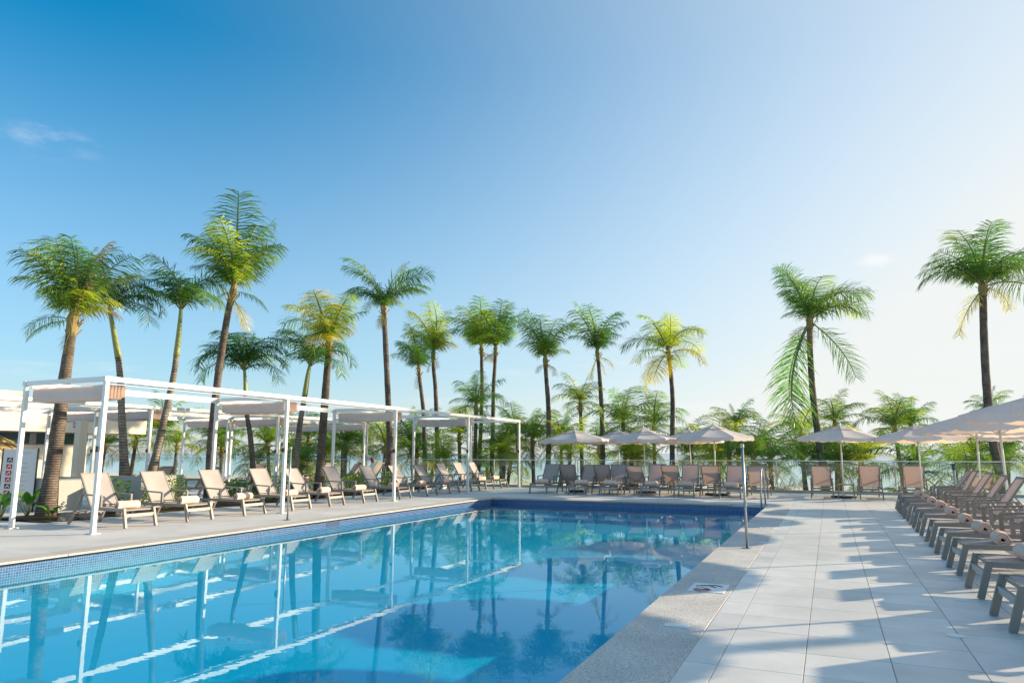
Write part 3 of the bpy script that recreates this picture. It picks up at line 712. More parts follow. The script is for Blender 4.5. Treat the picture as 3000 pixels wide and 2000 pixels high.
# side tables
def make_table():
    t = empty('side_table')
    top = MB()
    top.bbox(-0.24, 0.24, -0.24, 0.24, 0.42, 0.445, 0.006); top.build('table_top', 'taupe_metal', t)
    for sx in (-1, 1):
        for sy in (-1, 1): MB().bar((sx * 0.23, sy * 0.23, 0.0), (sx * 0.20, sy * 0.20, 0.42), 0.03).build('leg', 'taupe_metal', t)
    return t
tab0 = make_table()
TAB = [(-8.62, 24.3, 'brown side table under the leftmost far-end parasol'), (-6.05, 24.55, 'brown side table under the middle far-end parasol'), (-3.3, 24.1, 'brown side table under the far-end parasol by the ladder'),
       (0.40, 24.55, 'brown side table between the first two sea-facing loungers on the right'), (3.15, 24.6, 'brown side table beside the tilted-down sea-facing lounger'),
       (2.6, 19.45, 'brown side table between the two farthest right-hand loungers'), (2.6, 13.7, 'brown side table between the fifth and sixth right-hand loungers'), (2.75, 10.8, 'brown side table between the seventh and eighth right-hand loungers')]
for i, (x, y, lab) in enumerate(TAB):
    o = tab0 if i == 0 else copy_tree(tab0); o.location = (x, y, 0); tag(o, lab, 'side table', 'brown side tables')

# ================================================================== GLASS RAILING
rail = empty('glass_railing', (0, DY + 0.11, 0.09)); tag(rail, 'clear glass railing with slim top rail along the sea edge of the deck', 'railing')
PW = 1.9
gp = MB().box(-PW / 2 + 0.012, PW / 2 - 0.012, -0.006, 0.006, 0.04, 0.98).mesh('glass_panel', 'glass')
pp = MB().bbox(-0.018, 0.018, -0.022, 0.022, 0.0, 1.02, 0.003).mesh('rail_post', 'steel')
k = 0; x = -36.0
while x < 24:
    obj('glass_panel', gp, rail, (x + PW / 2, 0, 0))
    if k % 2 == 0: obj('rail_post', pp, rail, (x, 0.03, 0))
    x += PW; k += 1
MB().box(-36, x, -0.02, 0.02, 1.02, 1.05).build('top_rail', 'white_metal', rail)

# ================================================================== POOLSIDE HARDWARE
def net_post(x, y, h, label):
    t = empty('net_post', (x, y, 0)); tag(t, label, 'post', 'steel net posts')
    MB().tube([(0, 0, 0), (0, 0, h)], 0.020, 10).build('tube', 'steel', t, True)
    MB().lathe([(0.024, 0.012), (0.07, 0.010), (0.08, 0.001)], 14).build('flange', 'steel', t)
    MB().lathe([(0.0, 0.012), (0.028, 0.006), (0.028, -0.05)], 10, (0, 0, h)).build('cap', 'steel', t)
net_post(-10.62, 11.96, 1.53, 'tall steel net post on the left pool edge')
net_post(-1.21, 11.27, 1.53, 'tall steel net post on the pebble coping right of the pool')
lad = empty('grab_rail', (-1.74, 20.5, 0)); tag(lad, 'bent steel grab rail at the far right corner of the pool', 'grab rail')
MB().tube([(0.03, 0.50, 0.0), (0.02, 0.48, 0.72)] + [(0.015, 0.10 + 0.37 * math.cos(R(a)), 0.74 + 0.23 * math.sin(R(a))) for a in range(10, 180, 17)] + [(0.0, -0.28, 0.66), (-0.02, -0.34, -0.45)], 0.021, 8).build('rail_tube', 'steel', lad, True)
MB().lathe([(0.021, 0.012), (0.06, 0.010), (0.065, 0.005)], 12, (0.03, 0.50, 0)).build('flange', 'steel', lad)
# depth and no-diving plate
nd = empty('no_diving_plate', (-1.25, 7.83, 0.001)); tag(nd, 'white no-diving plate with diver and red stroke set in the pebble coping', 'plate')
MB().bbox(-0.16, 0.16, -0.16, 0.16, 0, 0.004, 0.002).build('plate', 'print_white', nd); nd.scale = (1.15, 1.55, 1)
dv = MB()
dv.bar((-0.09, 0.05, 0.0052), (0.05, 0.10, 0.0052), 0.035, 0.001); dv.bar((-0.02, 0.08, 0.0052), (0.06, 0.02, 0.0052), 0.022, 0.001)
dv.bar((0.05, 0.10, 0.0052), (0.11, 0.06, 0.0052), 0.028, 0.001); dv.box(-0.12, -0.09, 0.02, 0.05, 0.0048, 0.0056)
dv.bar((-0.12, -0.09, 0.0052), (0.04, -0.09, 0.0052), 0.02, 0.001); dv.bar((-0.06, -0.12, 0.0052), (0.02, -0.07, 0.0052), 0.026, 0.001)
dv.build('diver_figure', 'print_dark', nd)
rs_ = MB()
for r0 in (0.065,):
    pts = [(-0.04 + r0 * math.cos(R(a)), -0.09 + r0 * math.sin(R(a)), 0.0062) for a in range(0, 361, 24)]
    for a, b in zip(pts[:-1], pts[1:]): rs_.bar(a, b, 0.012, 0.001)
rs_.bar((-0.085, -0.135, 0.0066), (0.005, -0.045, 0.0066), 0.012, 0.001)
rs_.build('red_stroke', 'print_red', nd)
tag(MB().bbox(-0.10, 0.10, -0.05, 0.05, 0, 0.004, 0.002).build('depth_plate', 'print_white', loc=(-1.24, 6.06, 0.001)), 'small blank white plate on the near pebble coping', 'plate')
dp = empty('depth_plate', (-1.15, 14.4, 0.001)); tag(dp, 'white depth plate on the coping beyond the steel net post', 'plate')
MB().bbox(-0.15, 0.15, -0.12, 0.12, 0, 0.004, 0.002).build('plate', 'print_white', dp)
MB().box(-0.10, -0.02, -0.05, 0.05, 0.0045, 0.0055).box(0.03, 0.08, -0.05, 0.05, 0.0045, 0.0055).build('mark', 'print_grey', dp)
LIDS = [(1.01, 17.67, 'far end of the right-hand row'), (0.69, 14.0, 'fifth right-hand lounger'), (0.52, 11.11, 'middle of the tiled walk'), (1.08, 8.23, 'foot of the ninth right-hand lounger'), (0.80, 6.63, 'near right corner of the walk'), (1.17, 9.48, 'foot of the eighth right-hand lounger'), (-1.02, 12.05, 'base of the right steel net post')]
for x, y, w in LIDS:
    o = MB().lathe([(0.0, 0.003), (0.06, 0.003), (0.07, 0.0008)], 16).build('deck_lid', 'print_white', loc=(x, y, 0.0012)); tag(o, f'small round white deck lid by the {w}', 'lid', 'round white deck lids')

# ================================================================== PALMS
def frond_mesh(name, elev, bend, nl, llen, droop, seed, tear=0.06, mat='leaf', twist=0.0, width=0.020):
    """Unit-length pinnate frond growing along +Y, arching down; leaflets hang from both sides."""
    rs = random.Random(seed); S = 14
    pts = [Vector((0, 0, 0))]; dirs = []
    for i in range(S):
        t = (i + 0.5) / S
        a = R(elev - bend * t ** 1.5); d = Vector((twist * t * 0.7, math.cos(a), math.sin(a))).normalized(); dirs.append(d)
        pts.append(pts[-1] + d / S)
    def at(t):
        k = min(S - 1, int(t * S)); fr = t * S - k
        return pts[k].lerp(pts[k + 1], fr), dirs[k]
    v, f, mi = [], [], []
    # rachis, three sided
    for i in range(S + 1):
        p = pts[i]; d = dirs[min(i, S - 1)]; rr = 0.0135 * (1 - i / S) ** 0.8 + 0.0018
        sd = d.cross(Vector((0, 0, 1))); sd = sd.normalized() if sd.length > 0.05 else Vector((1, 0, 0)); up = sd.cross(d)
        v += [p + sd * rr * 1.3, p - sd * rr * 1.3, p + up * rr]
    for i in range(S):
        for k in range(3):
            j = (k + 1) % 3; f.append((i * 3 + k, i * 3 + j, i * 3 + 3 + j, i * 3 + 3 + k)); mi.append(1)
    for side in (-1, 1):
        for q in range(nl):
            if rs.random() < tear: continue
            t = 0.14 + 0.86 * (q + rs.uniform(-0.3, 0.3)) / nl; t = min(0.995, max(0.12, t))
            p, d = at(t)
            sd = Vector((0, 0, 1)).cross(d); sd = sd.normalized() if sd.length > 0.05 else Vector((-1, 0, 0))
            sd = sd * -side
            up = sd.cross(d) * side
            if up.z < 0: up = -up
            ll = llen * (0.30 + 0.70 * math.sin(PI * min(1, 0.10 + 0.84 * t)) ** 0.7) * rs.uniform(0.72, 1.15)
            if t > 0.9: ll *= 0.75
            fw = 0.28 + 0.60 * t ** 2 + rs.uniform(-0.2, 0.2)
            dr = droop * rs.uniform(0.6, 1.35)
            d0 = (sd * 1.0 + d * fw + up * (0.30 - 0.25 * t + rs.uniform(-0.15, 0.15)) + Vector((0, 0, -0.30 * dr))).normalized()
            p1 = p + d0 * ll * 0.42
            d1 = (d0 + Vector((0, 0, -dr * 0.38))).normalized(); p2 = p1 + d1 * ll * 0.33
            d2 = (d1 + Vector((0, 0, -dr * 0.55))).normalized(); p3 = p2 + d2 * ll * 0.25
            w = width * rs.uniform(0.8, 1.15); wd = (d * 0.9 + up * rs.uniform(-0.35, 0.35)).normalized()
            b = len(v)
            v += [p - wd * w * 0.35, p + wd * w * 0.35, p1 - wd * w * 0.5, p1 + wd * w * 0.5, p2 - wd * w * 0.36, p2 + wd * w * 0.36, p3]
            f += [(b, b + 1, b + 3, b + 2), (b + 2, b + 3, b + 5, b + 4), (b + 4, b + 5, b + 6)]; mi += [0, 0, 0]
    me = bpy.data.meshes.new(name); me.from_pydata([tuple(q) for q in v], [], f); me.update()
    me.materials.append(M[mat]); me.materials.append(M['rachis']); me.polygons.foreach_set('material_index', mi)
    return me
# frond kinds: (elevation at the base, bend along the length)
KINDS = {'spear': (87, 15), 'tall': (83, 34), 'up': (76, 62), 'high': (64, 88), 'mid': (48, 100), 'low': (24, 92), 'down': (-8, 70), 'hang': (-50, 30), 'plumb': (-56, 30)}
REACH = {'spear': 0.85, 'tall': 1.0, 'up': 0.92, 'high': 0.76, 'mid': 0.62, 'low': 0.6, 'down': 0.6}
FR = {}
def fronds(kind, mat, fine):
    key = (kind, mat, fine)
    if key not in FR:
        e, b = KINDS[kind]; out = []
        if fine == 'arch': e, b = min(86, e + 13), b * 1.35
        for s in range(3):
            if fine == 'near': nl, ll, dr, wd = 54, 0.40, 0.75, 0.0115
            elif fine == 'duster': nl, ll, dr, wd = 52, 0.38, 1.10, 0.0108
            elif fine == 'arch': nl, ll, dr, wd = 50, 0.38, 0.85, 0.0125
            else: nl, ll, dr, wd = 44, 0.40, 0.85, 0.0130
            if kind == 'spear': ll *= 0.45
            out.append(frond_mesh('frond', e + random.uniform(-5, 5), b + random.uniform(-10, 12), nl, ll, dr, random.randint(0, 99999), 0.05 if kind != 'hang' else 0.12, mat, random.uniform(-0.35, 0.35), wd))
        FR[key] = out
    return random.choice(FR[key])
RIGHT = 24.2                                 # heading of the picture's right-hand direction on the ground
def add_frond(parent, loc, az, kind, L, mat, fine):
    o = obj('frond', fronds(kind, mat, fine), parent, loc)
    o.rotation_euler = (0, random.uniform(-0.30, 0.30), R(az - 90)); k = L * random.uniform(0.80, 1.14)
    o.scale = (k, k, k * random.uniform(0.95, 1.05))
    return o
MIX = {'full': ['spear', 'tall', 'up', 'up', 'high', 'high', 'high', 'mid', 'mid', 'mid', 'low', 'low', 'low', 'down', 'down'],
       'duster': ['spear', 'tall', 'tall', 'tall', 'up', 'up', 'up', 'up', 'up', 'high', 'high', 'high', 'mid'],
       'shuttle': ['spear', 'tall', 'tall', 'tall', 'tall', 'up', 'up', 'up', 'up', 'high', 'high', 'high'],
       'arch': ['spear', 'up', 'up', 'high', 'high', 'high', 'mid', 'mid', 'high'],
       'short': ['spear', 'tall', 'up', 'up', 'high', 'high', 'high', 'mid', 'mid', 'mid', 'low', 'low', 'low', 'down', 'down']}
ALT = {'leaf': 'leaf_green', 'leaf_green': 'leaf', 'leaf_lime': 'leaf'}
def smooth_path(pts, n):
    pts = [Vector(p) for p in pts]; out = []
    P_ = [pts[0] * 2 - pts[1]] + pts + [pts[-1] * 2 - pts[-2]]
    for s in range(len(pts) - 1):
        a, b, c, d = P_[s:s + 4]
        for i in range(n):
            t = i / n
            out.append(0.5 * ((2 * b) + (c - a) * t + (2 * a - 5 * b + 4 * c - d) * t * t + (3 * b - a - 3 * c + d) * t ** 3))
    out.append(pts[-1]); return out
def palm(label, pts, rb, rt, L, mix, fine, mat, old=None, shaft=0.0, bark='bark', extra=None, group='tall palms', az0=None, cluster=None, name='coconut_palm', old_n=3):
    base = Vector(pts[0])
    root = empty(name, base); tag(root, label, 'palm tree', group)
    path = smooth_path([Vector(p) - base for p in pts], 7)
    H_ = len(path) - 1; tot = path[-1].z
    rad = []
    rr = random.Random(label)
    for i, p in enumerate(path):
        t = i / H_
        r = 0.88 * (rb + (rt - rb) * t ** 0.8)
        if t < 0.12: r *= 1 + 0.35 * (1 - t / 0.12)
        rad.append(r * (1 + rr.uniform(-0.035, 0.035)))
    # split off the crownshaft
    cut = H_
    if shaft: cut = max(2, next(i for i, p in enumerate(path) if p.z >= tot - shaft))
    MB().tube(path[:cut + 1], rad[:cut + 1], 12).build('trunk', bark, root, smooth=True)
    if shaft:
        sp_ = path[cut:] if cut < H_ else [path[-2], path[-1]]
        n = len(sp_); rs2 = [rad[cut] * 1.12 * (1 - 0.45 * i / max(1, n - 1)) for i in range(n)]
        MB().tube([p + Vector((0, 0, 0.003)) for p in sp_], rs2, 10).build('crownshaft', 'crownshaft', root, smooth=True)
    else:
        t0 = path[-1]; bt = MB()
        d_ = (path[-1] - path[-9]).normalized()
        bt.tube([t0 - d_ * 0.42, t0 - d_ * 0.2, t0 + d_ * 0.02, t0 + d_ * 0.16], [rt * 1.02, rt * 1.12, rt * 1.2, rt * 0.7], 9)
        for k in range(7):
            a = rr.uniform(0, 6.28); z0 = rr.uniform(-0.45, -0.1)
            p0 = t0 + d_ * z0 + Vector((math.cos(a), math.sin(a), 0)) * rt * 1.05
            bt.bar(p0, p0 + Vector((math.cos(a) * 0.12, math.sin(a) * 0.12, 0.15)), 0.05, 0.02)
        bt.build('leaf_sheath', 'sheath', root)
    top = path[-1]
    n = len(MIX[mix]) if extra is None or mix else 0
    kinds = MIX[mix] if mix else []
    a0 = rr.uniform(0, 360)
    for i, kd in enumerate(kinds):
        az = a0 + i * 137.5 + rr.uniform(-18, 18)
        if cluster is not None:      # wind-swept crowns lean their fronds to one side
            c, wgt = cluster; dlt = (az - RIGHT - c + 180) % 360 - 180; az = RIGHT + c + dlt * (1 - wgt * 0.5)
        mm = mat if rr.random() > 0.3 else ALT.get(mat, mat)
        if old and i >= len(kinds) - old_n: mm = old
        add_frond(root, top + Vector((0, 0, -0.12 if kd in ('low', 'down') else 0.0)), az, kd, L * (REACH[kd] if mix in ('shuttle', 'duster') else (0.8 if kd == 'spear' else 1)), mm, fine)
    if group == 'tall palms' and fine != 'arch':      # spent fronds hanging under the crown
        for q in range(rr.choice((1, 2, 2, 3))):
            add_frond(root, top + Vector((0, 0, -0.25)), rr.uniform(0, 360), rr.choice(('hang', 'plumb', 'down')), L * rr.uniform(0.30, 0.48), rr.choice(('leaf_dry', 'leaf_yellow', 'leaf_dry')), fine)
    for (a, kd, k, mm) in (extra or []):
        add_frond(root, top + Vector((0, 0, -0.06)), RIGHT + a, kd, L * k, mm or mat, fine)
    return root
palm('stout leaning palm with a shaggy crown at the far left, beside the sign board', [(-15.76, 10.13, 0.0), (-15.7, 10.16, 1.68), (-15.66, 10.17, 2.98), (-15.63, 10.19, 3.85), (-15.62, 10.2, 4.45)], 0.19, 0.105, 1.98, 'shuttle', 'duster', 'leaf', 'leaf_lime',
     extra=[(160, 'tall', 1.1, None), (40, 'tall', 1.12, 'leaf_dry'), (20, 'mid', 0.5, 'leaf_dry'), (200, 'down', 0.55, None), (185, 'low', 0.62, None), (0, 'mid', 0.5, 'leaf_lime'), (250, 'tall', 1, 'leaf_lime'), (290, 'up', 0.9, None), (230, 'high', 0.9, None)])
palm('slim palm bending left with green crownshaft, left of two in the grey planter', [(-17.14, 13.02, 0.70), (-17.34, 12.93, 2.28), (-17.51, 12.85, 3.67), (-17.71, 12.76, 4.57), (-17.9, 12.68, 5.30)], 0.125, 0.068, 1.65, 'arch', 'arch', 'leaf_green', 'leaf_dry', 1.35, 'bark_pale', old_n=1,
     extra=[(20, 'mid', 1.05, None), (-10, 'low', 1.0, None), (45, 'high', 1.2, None)])
palm('slim palm leaning right with green crownshaft, right of two in the grey planter', [(-16.6, 13.37, 0.70), (-16.41, 13.46, 2.19), (-16.25, 13.53, 3.4), (-16.19, 13.55, 4.44), (-16.18, 13.56, 5.35)], 0.125, 0.065, 1.7, 'arch', 'arch', 'leaf_green', None, 1.4, 'bark_pale',
     extra=[(180, 'high', 1.0, None), (5, 'mid', 1.0, None), (185, 'mid', 1.1, None), (20, 'high', 1.1, None)])
palm('tallest left palm with dark curved trunk and upright windblown crown', [(-15.47, 14.32, 0.0), (-15.5, 14.3, 1.74), (-15.44, 14.33, 3.63), (-15.3, 14.39, 5.29), (-15.19, 14.44, 6.0)], 0.145, 0.092, 2.4, 'shuttle', 'duster', 'leaf', 'leaf_lime',
     extra=[(165, 'up', 1.0, None), (175, 'high', 0.8, None), (60, 'tall', 1.0, None), (0, 'down', 0.42, None), (175, 'down', 0.35, 'leaf_lime'), (270, 'tall', 1.0, 'leaf_lime'), (-10, 'up', 0.85, None)], old_n=2)
palm('small arching palm with pale stem behind the second pergola canopy', [(-16.39, 16.97, 0.0), (-16.61, 16.87, 1.79), (-16.79, 16.79, 2.76), (-16.87, 16.76, 3.6), (-16.92, 16.73, 4.05)], 0.11, 0.058, 1.85, 'arch', 'arch', 'leaf_green', None, 1.0, 'bark',
     extra=[(180, 'high', 1.05, None), (170, 'mid', 1.1, None), (0, 'mid', 1.1, None), (15, 'high', 1.0, None), (350, 'low', 1.0, None), (190, 'low', 0.9, None)])
palm('small arching palm with green stem leaning right, above the second pergola bay', [(-15.44, 17.62, 0.0), (-15.38, 17.65, 2.01), (-15.26, 17.7, 3.2), (-15.2, 17.73, 3.85), (-15.15, 17.75, 4.2)], 0.125, 0.062, 1.7, 'arch', 'arch', 'leaf_green', None, 1.1, 'bark_pale',
     extra=[(175, 'high', 1.1, None), (140, 'up', 1.0, None), (0, 'mid', 1.1, None), (340, 'low', 1.1, None)])
palm('palm with yellowing ragged crown and thick ringed trunk behind the third pergola bay', [(-14.86, 18.1, 0.0), (-14.82, 18.12, 2.02), (-14.78, 18.14, 3.56), (-14.76, 18.15, 4.3), (-14.74, 18.16, 4.95)], 0.165, 0.11, 2.05, 'duster', 'duster', 'leaf_lime', 'leaf_yellow', old_n=4,
     extra=[(180, 'high', 1.0, None), (270, 'low', 1.0, 'leaf_yellow'), (290, 'up', 1.1, 'leaf_yellow')])
palm('tall palm with V-shaped swept fronds above the third pergola post', [(-16.42, 24.41, 0.0), (-16.52, 24.37, 2.47), (-16.67, 24.3, 4.88), (-16.8, 24.24, 6.77), (-16.85, 24.22, 7.5)], 0.155, 0.115, 2.15, None, 'near', 'leaf_green',
     extra=[(170, 'up', 1.15, None), (182, 'up', 1.2, None), (190, 'up', 1.1, None), (176, 'high', 1.05, None), (188, 'high', 1.0, 'leaf'), (165, 'high', 0.85, None), (200, 'high', 0.7, 'leaf'), (10, 'up', 1.25, None), (0, 'up', 1.25, None), (22, 'tall', 1.15, 'leaf'),
            (-8, 'high', 1.05, None), (5, 'high', 1.1, None), (15, 'up', 1.1, None), (-15, 'high', 0.85, 'leaf'), (270, 'up', 0.6, 'leaf_lime'), (100, 'high', 0.7, None), (30, 'mid', 0.6, 'leaf_lime'), (150, 'mid', 0.6, 'leaf'), (260, 'high', 0.5, None)])
FARP = [('slender palm behind and left of the yellow-crowned pair past the glass rail', [(-17.74, 29.31, -0.6), (-17.81, 29.27, 2.66), (-17.95, 29.21, 4.14), (-18.04, 29.17, 4.8), (-18.1, 29.14, 5.5)], 0.13, 0.09, 2.3, 'duster', 'leaf_green', None, (180, 0.7)),
        ('yellow-green palm with orange fruit-toned fronds, right of the slender pair past the rail', [(-17.65, 30.44, -0.6), (-17.76, 30.39, 2.69), (-17.87, 30.34, 4.74), (-17.96, 30.3, 5.6), (-17.99, 30.29, 6.4)], 0.14, 0.10, 2.7, 'duster', 'leaf_lime', 'leaf_yellow', (180, 0.3)),
        ('left palm of the close pair with touching crowns right of the V-shaped palm', [(-16.82, 33.0, -0.7), (-16.66, 33.08, 2.77), (-16.62, 33.09, 4.93), (-16.64, 33.09, 5.9), (-16.66, 33.08, 6.95)], 0.125, 0.10, 2.75, 'duster', 'leaf', 'leaf_lime', (170, 0.6)),
        ('right palm of the close pair with touching crowns', [(-15.7, 32.41, -0.7), (-15.65, 32.43, 2.73), (-15.63, 32.45, 4.84), (-15.58, 32.47, 5.7), (-15.53, 32.49, 6.8)], 0.13, 0.098, 2.7, 'duster', 'leaf', 'leaf_lime', (0, 0.5)),
        ('bright lime palm with yellow lower fronds just left of the leftmost far-end parasol', [(-12.04, 30.77, -0.6), (-11.95, 30.81, 2.3), (-11.97, 30.8, 3.74), (-12.04, 30.77, 4.9), (-12.08, 30.75, 5.8)], 0.155, 0.105, 2.6, 'duster', 'leaf', 'leaf_lime', (190, 0.2)),
        ('grey-green palm with upright brush-like crown above the first far-end parasols', [(-9.98, 32.79, -0.7), (-9.95, 32.81, 2.33), (-9.99, 32.79, 4.31), (-10.04, 32.77, 5.4), (-10.1, 32.74, 6.3)], 0.145, 0.10, 2.55, 'duster', 'leaf_green', None, (180, 0.1)),
        ('palm with yellow umbrella-shaped crown and curved trunk right of the middle far parasol', [(-6.77, 33.14, -0.7), (-6.67, 33.18, 2.14), (-6.6, 33.21, 3.74), (-6.63, 33.2, 5.04), (-6.71, 33.17, 6.2)], 0.15, 0.105, 2.4, 'full', 'leaf_lime', 'leaf_yellow', None)]
for lab, pts, rb, rt, L, mx_, mt, old, cl in FARP:
    palm(lab, pts, rb, rt, L, mx_, 'duster' if mx_ == 'duster' else 'near', mt, old, cluster=cl)
palm('tall palm with two long hanging fronds and crown blown right, above the sea-facing loungers', [(-0.20, 32.79, -0.7), (-0.37, 32.72, 1.79), (-0.48, 32.67, 3.82), (-0.48, 32.67, 5.75), (-0.41, 32.71, 7.15)], 0.18, 0.13, 2.75, None, 'near', 'leaf_green',
     extra=[(190, 'plumb', 1.45, None), (172, 'plumb', 1.35, None), (-10, 'hang', 1.3, 'leaf'), (0, 'up', 1.0, 'leaf_lime'), (10, 'high', 1.15, None), (-10, 'high', 1.15, 'leaf'), (15, 'mid', 1.1, 'leaf_lime'), (-20, 'mid', 1.0, None), (0, 'mid', 1.15, None),
            (170, 'tall', 0.95, None), (180, 'tall', 0.9, 'leaf'), (90, 'tall', 1, None), (70, 'up', 1, None), (180, 'up', 0.85, None), (200, 'tall', 0.9, None), (270, 'high', 0.7, None), (285, 'up', 0.9, 'leaf_lime'), (190, 'mid', 0.6, None), (130, 'up', 0.9, None)])
palm('tallest palm at the right edge with dark trunk passing behind the parasols', [(6.40, 34.09, -0.9), (6.06, 33.97, 1.9), (6.06, 33.97, 4.26), (6.18, 34.02, 6.54), (6.33, 34.09, 8.3)], 0.21, 0.15, 3.0, None, 'near', 'leaf_green',
     extra=[(180, 'up', 1.0, None), (175, 'high', 0.92, None), (190, 'high', 0.88, None), (165, 'mid', 0.85, 'leaf'), (195, 'mid', 0.8, 'leaf'), (90, 'tall', 1.1, 'leaf_lime'), (100, 'tall', 1.05, None), (20, 'tall', 1.1, None), (150, 'tall', 1.0, None), (260, 'tall', 1.0, None),
            (0, 'high', 1.2, None), (15, 'high', 1.15, None), (-10, 'mid', 1.15, None), (5, 'low', 1.05, 'leaf'), (-30, 'mid', 1.0, None), (270, 'high', 0.8, None), (280, 'mid', 0.8, 'leaf'), (185, 'hang', 0.7, 'leaf_yellow'), (-5, 'down', 0.55, 'leaf_yellow'), (60, 'high', 1, None), (140, 'high', 1, None)])

palm('palm just outside the right edge whose trunk shades the near walk', [(12.6, 15.9, 0), (12.5, 15.9, 2.5), (12.55, 15.9, 5), (12.6, 15.9, 7.2)], 0.17, 0.12, 2.1, 'arch', 'far', 'leaf')
# shorter palms beyond the rail: crown centre and frond length
SH = [(-33.7, 24.32, 2.04, 1.09), (-33.18, 25.65, 2.32, 1.36), (-32.93, 26.86, 2.8, 1.58), (-33.73, 28.7, 2.11, 1.17), (-29.91, 27.92, 2.32, 1.63), (-27.18, 28.2, 1.12, 1.0), (-30.63, 28.99, 1.9, 1.15), (-26.53, 28.14, 2.04, 1.76), (-24.9, 28.43, 1.51, 1.0), (-17.02, 19.76, 1.25, 0.67), (-25.58, 30.16, 2.35, 1.58), (-22.09, 28.85, 2.1, 1.46), (-22.88, 31.38, 2.07, 1.02), (-19.54, 28.58, 1.98, 1.37), (-19.45, 30.73, 2.04, 1.59), (-16.2, 28.5, 1.28, 1.14), (-17.23, 31.73, 2.47, 1.41), (-15.07, 29.41, 3.82, 1.29), (-14.46, 30.78, 1.84, 1.5), (-14.92, 33.86, 2.5, 1.45), (-13.42, 32.34, 2.27, 1.46), (-12.45, 33.87, 2.3, 1.41), (-10.9, 32.38, 4.06, 1.25), (-11.3, 36.58, 1.89, 1.3), (-9.29, 34.2, 3.12, 1.63), (-8.12, 35.82, 2.99, 1.5), (-8.68, 33.37, 1.68, 1.16), (-6.24, 35.57, 1.52, 1.54), (-4.8, 34.02, 1.43, 1.53), (-4.17, 36.5, 2.95, 1.2), (-2.31, 31.85, 1.36, 1.4), (-1.27, 38.9, 2.64, 1.32), (-1.13, 34.57, 1.28, 1.64), (0.33, 36.33, 3.02, 1.29), (0.39, 34.16, 1.13, 1.29), (2.79, 36.34, 2.74, 1.33), (3.53, 37.22, 2.84, 1.27), (6.12, 38.93, 1.51, 1.53), (7.12, 37.19, 1.5, 1.59), (7.62, 42.89, 3.78, 1.06), (6.17, 44.43, 1.07, 1.12)]
rx = random.Random(21)
for k in range(22):
    x = -31 + 41 * (k + rx.uniform(0.1, 0.9)) / 22; y = rx.uniform(29.5, 37)
    SH.append((round(x, 2), round(y, 2), round(rx.uniform(0.55, 1.7), 2), round(rx.uniform(0.95, 1.4), 2)))
SH.sort(key=lambda p: math.atan2(p[0], p[1]))
mats = ['leaf', 'leaf_green', 'leaf_lime', 'leaf', 'leaf_lime']
DESC = {'leaf': 'olive-green', 'leaf_green': 'deep green', 'leaf_lime': 'yellow-green'}
for i, (x, y, z, L) in enumerate(SH):
    mt = mats[(i * 7 + 3) % 5] if not (x < -26 and i % 2) else 'leaf_lime'
    gzv = 0.0 if y < DY else gz(x, y) - 0.1
    lx, ly = random.uniform(-0.25, 0.25), random.uniform(-0.2, 0.2)
    dz = z - 0.25
    palm(f'short {DESC[mt]} palm along the sea side, {ordw(i)} short palm from the left', [(x - lx, y - ly, gzv), (x - lx * 0.5, y - ly * 0.5, gzv + (dz - gzv) * 0.4), (x, y, dz)], 0.13, 0.09, L * 1.38, 'short', 'duster' if i % 3 == 0 else 'far', mt,
         'leaf_yellow' if i % 3 == 1 else ('leaf_dry' if i % 5 == 0 else None), group='short palms along the sea side', old_n=2, name='short_palm')

# ================================================================== PLANTING, PLANTERS, SMALL THINGS ON THE LEFT
struct(MB().grid(lambda u, v: (-16.75 + 2.1 * u, 9.4 + 17.6 * v, 0.006 + 0.03 * math.sin(u * PI) * (1 + 0.5 * math.sin(v * 60))), 6, 60).build('planting_bed', 'soil', smooth=True))
def leaf_cluster(mb, c, r, h, n, rs, size=0.07):
    for _ in range(n):
        a = rs.uniform(0, 6.28); q = rs.random() ** 0.5; zz = rs.random()
        p = Vector((c[0] + r * q * math.cos(a) * (1 - 0.4 * zz), c[1] + r * q * math.sin(a) * (1 - 0.4 * zz), c[2] + h * zz))
        d = Vector((math.cos(a) + rs.uniform(-0.5, 0.5), math.sin(a) + rs.uniform(-0.5, 0.5), rs.uniform(-0.3, 0.9))).normalized()
        s_ = d.cross(Vector((rs.uniform(-1, 1), rs.uniform(-1, 1), 1))).normalized(); L = size * rs.uniform(0.6, 1.3)
        mb.add([p, p + d * L * 0.5 + s_ * L * 0.3, p + d * L, p + d * L * 0.5 - s_ * L * 0.3], [(0, 1, 2, 3)])
SHR = [(-15.2, 11.3), (-15.0, 12.4), (-15.6, 13.2), (-14.95, 14.9), (-15.9, 15.5), (-15.0, 16.3), (-15.2, 17.2), (-15.5, 18.9), (-14.95, 19.7), (-15.3, 20.6), (-15.8, 21.4), (-15.0, 22.2), (-15.4, 23.2), (-15.0, 24.4), (-15.5, 25.5), (-15.1, 26.5)]
for i, (x, y) in enumerate(SHR):
    rs = random.Random(i); t = empty('shrub', (x, y, 0.02)); tag(t, f'low leafy green shrub in the left planting bed, {ordw(i)} from the near end', 'shrub', 'shrubs in the planting bed')
    mb = MB(); h = rs.uniform(0.45, 0.75); leaf_cluster(mb, (0, 0, 0.06), rs.uniform(0.34, 0.5), h, 420, rs, 0.09); mb.build('foliage', 'shrub', t)
    st = MB()
    for k in range(5): a = rs.uniform(0, 6.28); st.tube([(0, 0, -0.02), (math.cos(a) * 0.1, math.sin(a) * 0.1, h * 0.6)], 0.008, 5)
    st.build('stems', 'bark', t)
